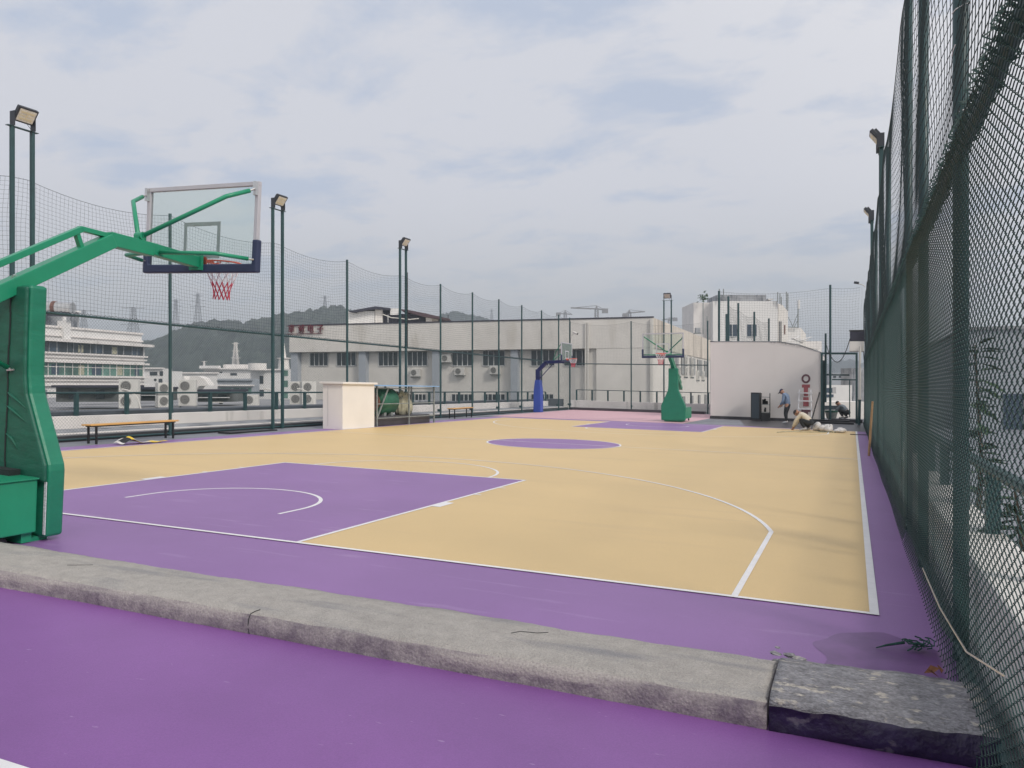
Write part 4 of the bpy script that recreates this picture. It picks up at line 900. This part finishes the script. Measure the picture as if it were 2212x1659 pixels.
# ---------------------------------------------------------------- long tiled building
PL = V(625,704,76); PR = V(1411,686,66.4); zt = 7.22
U = Vector((PR.x-PL.x, PR.y-PL.y, 0)); LB = U.length; U.normalize(); Wv = Vector((-U.y, U.x, 0)); Sv = Vector((-1.3,37.2,0)).normalized(); O = Vector((PL.x, PL.y, 0))
def ray_u(px):                                                          # where a direction meets the facade
    d = Vector(tuple(FW+RT*((px-1106)/FV))); c = Vector(tuple(CAM)); n = Wv; t_ = (O-c).dot(n)/d.dot(n); P = c+d*t_; return (P-O).dot(U), t_
def fz(px, py): u_, t_ = ray_u(px); return CAM[2]+(829.5-py)/FV*t_
def LBx(mb, u0, u1, v0, v1, z0, z1):
    c = O+U*((u0+u1)/2)+Sv*((v0+v1)/2)+Vector((0,0,(z0+z1)/2)); return mb.obox(c, U, Sv, Vector((0,0,1)), (u1-u0)/2, (v1-v0)/2, (z1-z0)/2)
root = empty('long_building', O+Vector((0,0,-17.9)), 'long pale tiled factory building beyond the left fence with a row of dark windows', 'building')
zo = fz(900,757.5)                                                      # underside of the overhanging top band
LBx(MB(), 0, LB, 0, 37.2, zo, zt).build('upper_wall', TILE, root); LBx(MB(), .25, LB-.05, .8, 37.2, -17.9, zo).build('wall', TILE, root)
LBx(MB(), -.05, LB+.05, -.06, .12, zt, zt+.10).build('coping', NAVYR, root)
LBx(MB(), LB+.002, LB+.05, .2, 37.2, zo, zt-.02).build('side_wall', TILEB, root)
def win(u0, u1, z0, z1, v=.8, nm=4, gm=GLASSD, fm=FRAMEW, par=None):
    b = MB(); LBx(b, u0, u1, v-.04, v+.02, z0, z1); o = b.build('window', gm, par or root); f = MB(); t_ = .05
    for k in range(nm+1): q = u0+(u1-u0)*k/nm; LBx(f, q-t_/2, q+t_/2, v-.09, v-.042, z0, z1)
    LBx(f, u0+t_, u1-t_, v-.088, v-.044, z0-.03, z0+.03); f.build('frame', fm, o); return o
for a, c_ in ((659.5,699),(718,759.5),(809,851),(872,915),(969,1014),(1036,1084),(1141,1192.5),(1213,1266)):
    u0, _ = ray_u(a); u1, _ = ray_u(c_); win(u0, u1, fz((a+c_)/2,790), zo-.08)
for a, c_ in ((968,1013),(1038,1084),(1141,1190),(872,912)):
    u0, _ = ray_u(a); u1, _ = ray_u(c_); win(u0, u1, fz((a+c_)/2,872), fz((a+c_)/2,852), nm=5)
for a, c_ in ((625,640),(772,787),(931,946),(1101,1116)):
    u0, _ = ray_u(a); u1, _ = ray_u(c_); LBx(MB(), u0, u1, .22, .80, -17.9, zo-.01).build('pilaster', GREYB, root)  # blue-grey instead of tile: the pilasters' shade is put into the colour
u0, _ = ray_u(1268); u1, _ = ray_u(1288); LBx(MB(), u0, u1, .25, .80, 0, zo-.01).build('pilaster', TILE, root)
LBx(MB(), u1, LB, .02, .80, -17.9, zo-.01).build('end_bay_wall', TILE, root)
for q in (1266,1271): uq, _ = ray_u(q); LBx(MB(), uq-.07, uq+.07, -.14, -.02, .2, zt-.3).build('downpipe', PIPE, root)
uq, _ = ray_u(1408); LBx(MB(), uq-.1, uq+.1, -.2, -.02, 0, zt-.1).build('downpipe', PIPE, root)
# sunlit side of the long building: dark strip windows and stacked units
sd_ = MB(); SO = O+U*LB
for k in range(5):
    v0 = 9+k*5.6; z0, z1 = zo-2.1, zo-.25
    b = MB(); LBx(b, LB-.03, LB+.04, v0, v0+3.4, z0, z1); o = b.build('window', GLASSD, root)
    f = MB(); [LBx(f, LB+.042, LB+.09, v0+q, v0+q+.08, z0, z1) for q in (0,.9,1.8,2.7,3.32)]; f.build('frame', FRAMEW, o)
    b = MB(); LBx(b, LB-.03, LB+.04, v0+.5, v0+2.2, -.9, .3); b.build('window', GLASSD, root)
for k in range(6):
    P = SO+Sv*(8.5+k*4.3)+U*.15+Vector((0,0,2.2 if k < 4 else 1.9)); r = ac(P, 0, 2 if k in (2,3) else 1, ['nearest air conditioner on the sunlit side wall of the long building','second air conditioner on the sunlit side wall of the long building','third, stacked air conditioner on the sunlit side wall of the long building','fourth, stacked air conditioner on the sunlit side wall of the long building','fifth air conditioner on the sunlit side wall of the long building','last and farthest air conditioner on the sunlit side wall of the long building'][k], 'air conditioners on the side wall', 1.5)
    r.rotation_euler = (0,0,atan2(Sv.y,Sv.x))
# units on its front
for i, (px, py, lb) in enumerate(((893,805,'air conditioner hanging below the fourth upper window of the long building'),(960,774,'air conditioner mounted between windows beside the second pilaster of the long building'),(989,802,'air conditioner hanging below the fifth upper window of the long building'),(1066,800,'air conditioner hanging below the sixth upper window of the long building'))):
    u_, t_ = ray_u(px); P = O+U*u_+Wv*.34+Vector((0,0,fz(px,py)-.45)); ac(P, atan2(U.y,U.x), 1, lb, 'air conditioners on the front of the long building')
# roof sign characters
root_s = empty('roof_sign', O+U*1.5+Vector((0,0,zt-1.9)), 'maroon Chinese characters on a thin frame at the left end of the long building', 'sign')
ch = '\u5353\u8bda\u7535\u5b50'; cen = (640,676,708,737)
for k, c_ in enumerate(ch):
    cu = bpy.data.curves.new('letter', 'FONT'); cu.body = c_; cu.size = .86; cu.align_x = 'CENTER'; cu.align_y = 'CENTER'; cu.extrude = .05; cu.offset = .014
    to = bpy.data.objects.new('letter', cu); S.collection.objects.link(to); dg = bpy.context.evaluated_depsgraph_get(); me = bpy.data.meshes.new_from_object(to.evaluated_get(dg)); bpy.data.objects.remove(to)
    me.materials.clear(); me.materials.append(SIGNR); lo = bpy.data.objects.new('letter', me); S.collection.objects.link(lo); lo.parent = root_s
    px = (631,652.5,672.5,693.5)[k]
    u_, t_ = ray_u(px); P = O+U*u_-Wv*.16+Vector((0,0,fz(px,711.8))); lo.scale = (.80,1,1); lo.location = P-root_s.location; lo.rotation_euler = (pi/2,0,atan2(U.y,U.x))
u0, _ = ray_u(627); u1, _ = ray_u(704)
LBx(LBx(MB(), u0-.3, u1-.3, -.12, -.08, fz(665,721)-.03, fz(665,721)+.03), u0-.3, u1-.3, -.12, -.08, zt-.05, zt-.0).build('sign_frame', SIGNR, root_s)
# shed on top of the long building
z_ = 79
root = empty('rooftop_shed', V(800,698,z_), 'white panel hut with a dark gable roof on top of the long building', 'shed')
cam_box('wall', 752,809,672,700, z_, 4, WHITEB, parent=root); cam_box('wall', 810,826,669,700, z_, 3.6, CREAM, parent=root)
def roofpoly(pts, z0, z1, m, name, par):
    n = len(pts); vs = [V(px,py,z0) for px,py in pts]+[V(px,py,z0)+Vector(tuple(FW*(z1-z0))) for px,py in pts]
    return MB().add(vs, [tuple(range(n)), tuple(range(2*n-1,n-1,-1))]+[(i,i+n,(i+1)%n+n,(i+1)%n) for i in range(n)]).build(name, m, par)
roofpoly([(752,672),(811,661.5),(843,665.5),(843,670),(826,668),(811,667),(769,674),(769,676),(754,673.5)], z_-.6, z_+4.6, NAVYR, 'roof', root)
cam_box('shade_block', 826,845,670,700, z_+.4, 3, NAVYR, parent=root)  # solid dark box, the shade inside the hut put into its colour
root = empty('rooftop_canopy', V(900,698,z_), 'sagging maroon lean-to canopy with painted-dark openings on top of the long building', 'canopy')
roofpoly([(864,667.5),(880,669),(920,677),(945,683),(971,688.5),(969,690.5),(945,688),(915,684),(880,674),(866,670)], z_-.8, z_+5, MAROON, 'roof', root)
cam_box('shade_block', 846,920,678,700, z_+.5, 3.5, NAVYR, parent=root); cam_box('panel', 843,861,666,680, z_-.3, .15, WHITEB, parent=root); cam_box('panel', 920,933,686,700, z_, .2, CREAM, parent=root); cam_box('panel', 933,946,688,700, z_+.3, .3, TILEB, parent=root)  # dark box under the canopy is its shade, put into the colour
for px in (838,866,905,950,968): cam_box('post', px-.6,px+.6,680,700, z_-.2, .12, FRAMEW if px < 840 else NAVYR, parent=root)
b = MB(); A = V(827,679,z_-.7); B2 = V(866,688,z_-.7); C2 = V(905,688,z_-.7); b.tube([A, V(845,686,z_-.7), B2, V(885,690,z_-.7), C2], .05, 5); b.build('hose', PIPE, root)

# ---------------------------------------------------------------- white tower and annexes at the right
zT = 118
root = empty('white_tower', V(1610,829,zT)-Vector((0,0,20)), 'white rendered tower block with two windows behind the block house', 'building')
cam_box('wall', 1540,1680,650.5,1000, zT, 9, WHITEB, parent=root); cam_box('wall', 1498,1540,653.5,1000, zT+1.5, 8, STAINB if False else WHITEW, parent=root)
cam_box('roof_parapet', 1549,1655,637,650.5, zT+.4, 6, STAINB, parent=root)
A = V(1680,655,zT); roofpoly([(1681,655.5),(1690,658),(1702,673),(1702,1000),(1681,1000)], zT+1.0, zT+6, CREAM, 'wall', root)  # right side in cream: its sunlit tone is put into the colour
for a, c_ in ((1571,1592),(1614,1634)):
    w_ = cam_box('window', a, c_, 701, 727, zT, .12, GLASSB, parent=root, local_front=-.06)
    cam_box('frame', (a+c_)/2-.7, (a+c_)/2+.7, 701, 727, zT, .05, FRAMEW, parent=w_, local_front=-.12); cam_box('frame', a, c_, 726.5, 728, zT, .05, FRAMEW, parent=w_, local_front=-.12)
for a in (1683,1686.5): cam_box('slot', a, a+1.3, 694, 760, zT+1, .1, GLASSD, parent=root, local_front=-.08)
cam_box('slot', 1694,1696,702,722, zT+1, .1, RUST, parent=root, local_front=-.08)
for px, y0, y1 in ((1519,654,722),(1527.5,683,725),(1680,631,653),(1685,634,656),(1688,641,659),(1699,630,668),(1702,634,672),(1554,624,651),(1563,624,648)): cam_box('pipe', px-.9, px+.9, y0, y1, zT-.5, .1, GALV, parent=root)
cam_box('roof_ledge', 1660,1671,645,647.5, zT+.2, 2, WHITEB, parent=root)
root = empty('window_unit', V(1508,720,zT-3), 'small grey unit caged on the white tower left of its pipes', 'air conditioner'); cam_box('casing', 1503,1513,708,719, zT-1.2, .6, STAINB, parent=root); cam_box('cage', 1501,1515,718.5,720.5, zT-1.6, 1, GALV, parent=root)
def shrub(px, py, z, r, label, seed, n=260, stem=True, cat='plant', name='shrub', leafs=.16, sc=(1,1,1)):
    rr = random.Random(seed); P = V(px, py, z); root = empty(name, P, label, cat); b = MB()
    for i in range(n):
        d = Vector((rr.gauss(0,1)*sc[0],rr.gauss(0,1)*sc[1],rr.gauss(0,1)*sc[2]))*r*.42; q = P+d+Vector((0,0,r)); s_ = leafs*r*rr.uniform(.6,1.4); u_ = Vector((rr.uniform(-1,1),rr.uniform(-1,1),rr.uniform(-.5,.5))).normalized()*s_; v_ = u_.orthogonal().normalized()*s_*.5
        b.add([q-u_, q+v_, q+u_, q-v_], [(0,1,2,3)])
    b.build('foliage', LEAF, root)
    if stem: MB().tube([P, P+Vector((.05*r,0,r)), P+Vector((0,0,1.4*r))], [.05*r,.03*r,.01*r], 6).build('stem', BARK, root)
shrub(1520,653,zT, .8, 'tiny shrub growing on the roof edge of the white tower', 3, 60, leafs=.3)
root = empty('antenna_annex', V(1715,829,zT+3)-Vector((0,0,20)), 'lower white annex carrying an antenna mast right of the white tower', 'building')
cam_box('wall', 1702,1730,708,1000, zT+3, 6, WHITEB, parent=root); roofpoly([(1730,708),(1741,722),(1741,1000),(1730,1000)], zT+4, zT+8, CREAM, 'wall', root)
b = MB(); q = lambda px, py: V(px, py, zT+2.5)
b.tube([q(1724,650),q(1724,708)], .09, 6); b.tube([q(1724,676),q(1712,706)], .05, 5); b.tube([q(1724,690),q(1716,706)], .05, 5); b.tube([q(1702,684),q(1713,706)], .05, 5); b.tube([q(1703,706),q(1725,708)], .06, 5); b.build('antenna_mast', GALV, root)
MB().tube([q(1725.5,648),q(1725.5,667)], .18, 8).build('antenna_panel', WHITEB, root)
cam_box('wall', 1690,1775,737,1000, zT+6, 8, WHITEW, 'low pale roof wing right of the antenna annex', 'building')
root = empty('roof_debris', V(1735,735,zT), 'broken sheets and planks lying on the low roof right of the white tower', 'debris')
b = MB()
for (a, c_) in (((1700,738),(1727,726)),((1708,741),(1745,733)),((1729,734),(1752,728)),((1736,737),(1753,737.5)),((1712,731),(1733,741))): b.beam(V(*a,zT-1), V(*c_,zT-.3), .5, .06)
b.build('plank', WHITEB, root)

# ---------------------------------------------------------------- background town on the left
def building(px0, px1, py0, z, label, m=WHITEB, wins=(), wm=GLASSD, depth=4, yaw=0.0, py1=1150, extras=()):
    root = empty('background_building', V((px0+px1)/2, py1, z), label, 'building')
    cam_box('wall', px0, px1, py0, py1, z, depth, m, parent=root, yaw=yaw)
    for (a, c_, t_, b_) in wins: cam_box('window', a, c_, t_, b_, z, .15, wm, parent=root, local_front=-.08, yaw=0)
    for (nm, a, c_, t_, b_, fr, mm) in extras: cam_box(nm, a, c_, t_, b_, z, .6+fr, mm, parent=root, local_front=-fr)
    return root
# terraced office block at far left
zA = 118
B0 = V(312,829.5,zA); E2_ = (Vector(tuple(RT))*-4.0+Vector(tuple(FW))*-14.0).normalized(); N2_ = Vector((-E2_.y, E2_.x, 0))
if N2_.dot(Vector(tuple(RT))) < 0: N2_ = -N2_
B0.z = 0; root = empty('office_block', B0+Vector((0,0,-18)), 'terraced white office block with green glass bands, left of the first fence post', 'building')
def ou(px):                                                             # distance along the oblique facade
    d = Vector(tuple(FW+RT*((px-1106)/FV))); c = Vector(tuple(CAM)); t_ = (B0-c).dot(N2_)/d.dot(N2_); P = c+d*t_; return (P-B0).dot(E2_)
def oz(py): return CAM[2]+(829.5-py)/FV*zA
def ob(mb, u0, u1, o0, o1, z0, z1): return mb.obox(B0+E2_*((u0+u1)/2)+N2_*((o0+o1)/2)+Vector((0,0,(z0+z1)/2)), E2_, N2_, Vector((0,0,1)), (u1-u0)/2, (o1-o0)/2, (z1-z0)/2)
UM = ou(-170)
ob(MB(), 0, UM, -18, 0, -18, oz(750)).build('wall', WHITEB, root); ob(MB(), .05, UM, -17, -.45, oz(750), oz(722)).build('upper_wall', WHITEB, root)
for (y0, y1, o, nm) in ((719.5,723.5,-.45,'cornice'),(736,739,-.5,'cornice'),(744.5,750,.95,'cornice'),(769.5,773,.35,'cornice'),(777,780,.25,'cornice'),(785,789,.5,'cornice'),(813,817,.5,'cornice'),(821,824,.3,'cornice'),(830,833,.4,'cornice')):
    ob(MB(), -max(o, 0)-.02, UM, -.95 if o < 0 else .0, (-.2 if o < 0 else o), oz(y1), oz(y0)).build(nm, WHITEW, root)
for (y0, y1, gm, st) in ((750,769.5,GLASSD,1.25),(789,813,GLASSG,1.3)):
    ob(MB(), .35, UM, .003, .06, oz(y1), oz(y0)).build('window_band', gm, root)
    f = MB(); u_ = .35; k = 0
    while u_ < UM:
        wd_ = (.10 if (k % 4 == 0) else .055) if y0 > 780 else (.16 if k % 3 == 0 else .08); ob(f, u_, u_+wd_, .062, .14, oz(y1), oz(y0)); u_ += st*(1 if y0 > 780 else (1, .8, 1.3)[k % 3]); k += 1
    if y0 > 780: ob(f, .35, UM, .062, .12, oz(797)-.04, oz(797)+.04)
    f.build('mullion', WHITEW if y0 > 780 else STAINB, root)
    for q in range(9):
        a0_ = 1.0+q*3.4+random.uniform(0,1.2); ob(MB(), a0_, a0_+random.uniform(.8,1.8), .06, .075, oz(y1)+.1, oz(y0)-.25).build('curtain', TARP if q % 2 else GLASSB, root)
ob(MB(), ou(215), ou(60), -12, -3.5, oz(722), oz(722)+2.6).build('penthouse', STAINB, root); ob(MB(), ou(215)-.1, ou(60), -12.2, -3.3, oz(722)+2.6, oz(722)+2.8).build('penthouse_roof', WHITEB, root)
ob(MB(), ou(184), ou(178), -3.48, -3.2, oz(722), oz(722)+2.6).build('penthouse_column', WHITEB, root)
ob(MB(), ou(152), ou(137), -1.0, .1, oz(744), oz(722)+.9).build('pier', WHITEB, root)
zW = 104
root = empty('water_tank', V(131,679,zW), 'shiny steel cylinder water tank on top of the terraced office block', 'water tank')
a, c_ = V(104,663,zW), V(157,666,zW); MB().tube([a, c_], 13.0/FV*zW, 20).build('tank_body', STEEL, root); MB().tube([a.lerp(c_,.20), a.lerp(c_,.36)], 13.4/FV*zW, 20).build('tank_band', RUST, root)
MB().beam(V(106,678,zW),V(156,680,zW),1.0,.5).build('cradle', NAVYR, root)
building(311,352,796,150,'white block with a wide window beside the office block', wins=((324,340,803,811),(345,352,802,812),(343,351,818,829),(333,338,818,823),(343,352,838,845)), extras=(('roof_edge',309,353,794,797,.5,WHITEW),))
building(352,376,802,158,'narrow white block partly behind the tall fence post', wins=((357,362,810,820),))
building(376,470,806,165,'white workshop block with zigzag canopy right of the tall fence post', wins=((388,394,812,825),(380,398,838,844)), extras=(('roof_edge',374,472,804,807,.5,WHITEW),))
root = empty('zigzag_canopy', V(415,840,150), 'white folded zigzag canopy before the white workshop', 'canopy')
roofpoly([(396,812),(404,826),(412,812),(428,812),(440,818),(452,833),(430,834),(424,842),(418,830),(408,842),(400,832)], 150, 153, CREAM, 'canopy_sheet', root)
building(440,545,797,185,'long white building with a shallow roof under the wooded hill', wins=((440,480,803,808),(498,512,806,811)), extras=(('roof_edge',436,548,795,798,.8,WHITEW),('penthouse',434,475,790,796,1,WHITEB),('vault',480,540,787,797,-1,WHITEW)))
building(470,545,818,140,'pale green-grey glazed building in front of the long white building', m=GREYB, wins=((476,500,838,852),(504,517,838,850),(520,532,838,852),(535,543,838,850)), wm=GLASSG, extras=(('ledge',466,548,831,834,1.0,WHITEW),('ledge',470,545,822,824,.4,GLASSD)))
root = building(541,612,798,150,'white building with a round corner turret left of the second light mast', wins=((561,569,812,829),(556,570,842,856)), extras=(('roof_edge',541,614,797,800,.5,WHITEW),))
MB().tube([V(556,800,149), V(556,785,149)], 19/FV*149, 20).build('turret', CREAM, root)
building(612,626,797,140,'narrow white building squeezed before the corner of the long building', wins=((614,622,800,812),(614,622,822,836),(614,622,848,860)), wm=GLASSG)
root = empty('pagoda_spire', V(613,797,138), 'small pointed spire rising left of the long building', 'spire'); MB().tube([V(613,797,138),V(613,775,138),V(613,773,138),V(613,738,138)], [1.0,.85,.45,.05], 8).build('spire_body', CREAM, root); MB().tube([V(613,775,138),V(613,773,138)], 1.15, 8).build('balcony', WHITEW, root)
for (a, c_, t_, z_, lb) in ((-60,60,842,95,'low grey building at the far left behind the near hoop stand'),):
    building(a, c_, t_, z_, lb, m=STAINB)
# lattice towers
def lattice(P, h, w0, w1, arms, m, name, label, cat, r=.12, group=None):
    root = empty(name, P, label, cat, group); b = MB(); n = 9; P = Vector(P); X_ = Vector(tuple(RT)); Y_ = Vector(tuple(FW))
    def cor(t_): w_ = w0+(w1-w0)*min(1, t_*1.15); return [P+X_*w_*i/2+Y_*w_*j/2+Vector((0,0,h*t_)) for i, j in ((-1,-1),(1,-1),(1,1),(-1,1))]
    ts = [1-(1-k/n)**1.25 for k in range(n+1)]
    for t0, t1 in zip(ts[:-1], ts[1:]):
        a, c_ = cor(t0), cor(t1)
        for k in range(4): b.tube([a[k], c_[k]], r, 4); b.tube([a[k], c_[(k+1) % 4]], r*.6, 3); b.tube([a[(k+1) % 4], c_[k]], r*.6, 3); b.tube([c_[k], c_[(k+1) % 4]], r*.6, 3)
    b.build('frame', m, root)
    for t_, L in arms:
        q = P+Vector((0,0,h*t_)); MB().tube([q-X_*L, q+X_*L], r*.9, 4).tube([q-X_*L, q+Vector((0,0,-h*.035))], r*.6, 3).tube([q+X_*L, q+Vector((0,0,-h*.035))], r*.6, 3).build('cross_arm', m, root)
    return root
GP = 'electricity pylons on the skyline'
def pyl(px, top, bot, z, w_, arms, lb, r=.22): return lattice(V(px,bot,z), (bot-top)/FV*z, w_, w_*.22, arms, PYLON, 'electricity_pylon', lb, 'pylon', r*.6, GP)
pyl(380,647,760,560,6.5,((.98,4),(.88,5),(.76,4.5)),'tall pylon directly right of the first fence post')
pyl(427.5,634,745,540,6.5,((.97,4),(.86,5),(.75,5.5)),'tallest pylon, rising left of the red and white net')
pyl(702,639,700,640,5.5,((.95,4),(.8,5)),'pylon standing on the wooded ridge left of the rooftop hut')
pyl(288,664,760,330,6,((.99,5.2),(.62,5.5)),'wide-armed pylon between the office block and the first fence post',.14)
pyl(181,670,760,360,5,((.99,5.6),),'pylon top peeping over the office block',.14)
pyl(1062,668,700,900,5,((.9,4),),'faint distant pylon above the roof canopy',.25)
lattice(V(509,800,200), 60/FV*200, 1.5, .55, ((.97,.9),(.7,1.0),(.45,1.2)), WHITEW, 'telecom_tower', 'pale telecom tower standing before the wooded hill', 'tower', .085)
lattice(V(441,790,190), 10/FV*190, .3, .2, ((.9,.7),), WHITEW, 'roof_antenna', 'small white cross-shaped antenna on the long white building', 'antenna', .07)
def crane(px, top, bot, z, l0, l1, yj0, yj1, lb):
    root = empty('tower_crane', V(px,bot,z), lb, 'crane', 'tower cranes on the skyline'); h = (bot-top)/FV*z
    b = MB(); P = V(px,bot,z); 
    for i in (-1,1):
        for j in (-1,1): b.tube([P+Vector((i*1.0,j*1.0,0)), P+Vector((i*1.0,j*1.0,h*.85))], .28, 4)
    for k in range(8): b.tube([P+Vector((-1,0,h*.85*k/8)), P+Vector((1,0,h*.85*(k+1)/8))], .2, 3)
    b.tube([P+Vector((0,0,h*.8)), P+Vector((0,0,h))], [1.2,.3], 5); b.build('mast', CRANE, root)
    j = MB().tube([V(l0,yj0,z), V(px,(yj0+yj1)/2,z), V(l1,yj1,z)], .65, 4); j.tube([V(l0,yj0,z), V(px,top,z), V(l1,yj1,z)], .22, 3); j.build('jib', CRANE, root)
    MB().obox(V(l1 if abs(l1-px) < abs(l0-px) else l0,(yj1 if abs(l1-px) < abs(l0-px) else yj0)+2,z), Vector(tuple(RT)), Vector(tuple(FW)), Vector((0,0,1)), 2,1.2,1.6).build('counterweight', CRANE, root)
crane(1288.7,660,700,560,1233,1307,665,669.5,'largest tower crane above the middle of the long building')
crane(1221,670,700,700,1206,1236,677,679,'small tower crane left of the largest crane')
crane(1360,669,700,640,1350,1393,679,673,'small tower crane right of the largest crane with its jib tilted up')
crane(1446,686,720,700,1430,1458,691,688,'faint tower crane behind the far light mast')

# ---------------------------------------------------------------- wooded hills
def hill(sil, z, zback, seed, name, label, bump, step=None):
    """a ridge with its real depth: the crest follows the skyline, slopes fall towards and away from the town"""
    rr = np.random.RandomState(seed); px = np.arange(sil[0][0], sil[-1][0], step or 3.0); top = np.interp(px, [s_[0] for s_ in sil], [s_[1] for s_ in sil]); D = 90; vs = []
    dep = np.linspace(-1, 1, D); cz = z
    T = [(rr.uniform(px[0], px[-1]), rr.uniform(-1, 1), rr.uniform(.5, 1.3)) for _ in range(3000)]
    Hh = np.zeros((len(px), D))
    for (a, d_, s_) in T:
        w1 = 10*s_*600/z; i0 = np.abs(px-a) < w1; j0 = np.abs(dep-d_) < .05*s_
        r2 = ((px[i0]-a)/w1)[:, None]**2+((dep[j0]-d_)/(.05*s_))[None]**2; Hh[np.ix_(i0, j0)] = np.maximum(Hh[np.ix_(i0, j0)], np.sqrt(np.clip(1-r2, 0, 1))*s_)
    Hh += rr.uniform(0, .35, Hh.shape)
    for i, p in enumerate(px):
        ht = CAM[2]+(829.5-top[i])/FV*cz
        for j, d_ in enumerate(dep):
            zz = cz+d_*zback; base = V(p, 829.5, cz)+Vector(tuple(FW*(d_*zback))); hgt = -18+(ht+18-bump*.6)*(1-abs(d_)**1.6)+Hh[i, j]*bump*(1 if abs(d_) < .97 else 0)
            vs.append((base[0], base[1], hgt))
    b = MB(); b.v = [tuple(map(float, v)) for v in vs]
    for i in range(len(px)-1):
        for j in range(D-1): b.f.append((i*D+j, i*D+j+1, (i+1)*D+j+1, (i+1)*D+j)); b.m.append(0)
    o = b.build(name, HILLM); o['kind'] = 'structure'; o['label'] = label; return o
hill([(215,800),(260,785),(312,758),(329,748),(365,738),(395,722),(428,706),(461,702),(510,702),(527,708),(543,700),(608,689),(640,684),(672,680),(694,677),(705,672),(732,671),(751,677),(790,690),(850,700),(900,715)], 560, 110, 4, 'hill', 'wooded hill rising behind the white town buildings', 5.0)
hill([(900,705),(951,689),(965,682),(984,680),(1028,688),(1060,698),(1100,712)], 1150, 120, 6, 'hill', 'faint distant wooded hill right of the roof canopy', 7.0, 1.6)
hill([(-60,830),(0,815),(1500,812),(1790,790),(1830,778),(1870,790),(1900,800),(2300,815)], 1400, 150, 8, 'hill', 'low hazy hills along the horizon', 7.0, 6)

# ---------------------------------------------------------------- town seen through the gate and beyond the right fence
GB = 'pale buildings seen through the gate'
building(1776,1840,832,90,'long pale building with blue windows seen low through the gate', m=WHITEB, wins=((1783,1808,838,848),(1783,1800,852,858)), wm=GLASSB, py1=900)
building(1790,1826,806,130,'grey building in the distance seen through the upper gate', m=GREYB, wins=((1800,1806,812,816),(1812,1818,812,816)), py1=900)
building(1840,1868,795,120,'greyish block seen at the right of the gate opening', m=STAINB, py1=950)
building(1776,1872,868,60,'low cream building with a green rail seen at the bottom of the gate', m=CREAM, wins=((1780,1815,876,884),), py1=960)
root = empty('rooftop_box', V(1812,847,70), 'white box unit on a roof seen through the gate', 'box'); cam_box('casing', 1806,1822,836,850, 70, .8, WHITEB, parent=root)
root = empty('background_building', (20,30,-18), 'large blue-grey building beyond the right fence', 'building')
MB().box(11.6,40,30,48,-18,3.75).build('wall', GREYB, root); MB().box(11.5,40.1,29.9,48,3.75,3.87).build('coping', STAINB, root)
for k in range(5):
    for z_ in (-.3,-3.6): o = MB().box(12.9+k*2.9,14.3+k*2.9,29.96,30.02,z_,z_+1.5).build('window', GLASSB, root); MB().box(13.58+k*2.9,13.62+k*2.9,29.92,29.955,z_,z_+1.5).build('frame', FRAMEW, o)
b = MB().box(8.5,15,-8,30,-.5,-.2); struct(b, 'right_terrace', GREYF)
def tall_plant(px, z, x_h, label, seed):
    rr = random.Random(seed); P = V(px, 829.5, z); P.z = -.2; root = empty('potted_plant', P, label, 'plant', 'plants outside the right fence'); h = x_h
    MB().tube([P+Vector((0,0,.3)), P+Vector((.05,.03,h*.5)), P+Vector((.0,.08,h))], [.03,.02,.008], 6).build('stem', BARK, root)
    MB().tube([P, P+Vector((0,0,.32))], [.16,.22], 14).build('pot', STAINB, root)
    b = MB()
    for i in range(70):
        t_ = rr.uniform(.3,1); q = P+Vector((.02,.05,h*t_)); a = rr.uniform(0,6.28); d = Vector((cos(a),sin(a),rr.uniform(-.5,.3)))*rr.uniform(.14,.34); s_ = Vector((-sin(a),cos(a),0))*.045; b.add([q, q+d*.5+s_+Vector((0,0,.02)), q+d, q+d*.5-s_+Vector((0,0,.02))], [(0,1,2,3)])
    b.build('foliage', LEAF, root)
tall_plant(2108, 7.2, 2.15, 'tall leafy plant outside the near part of the right fence', 5)
tall_plant(2196, 5.6, 1.05, 'small leafy plant low outside the near part of the right fence', 9)

# ---------------------------------------------------------------- haze
def haze():
    b = MB().box(-2600,2600,-400,2600,-19.5,75); m = bpy.data.materials.new('haze_air'); m.use_nodes = True; t = m.node_tree; t.nodes.clear()
    o = t.nodes.new('ShaderNodeOutputMaterial'); v = t.nodes.new('ShaderNodeVolumePrincipled'); v.inputs['Color'].default_value = (.80,.87,.95,1); v.inputs['Density'].default_value = .00085; v.inputs['Anisotropy'].default_value = .3
    t.links.new(v.outputs[0], o.inputs['Volume']); ob = b.build('haze', m); ob['kind'] = 'stuff'; return ob
haze()
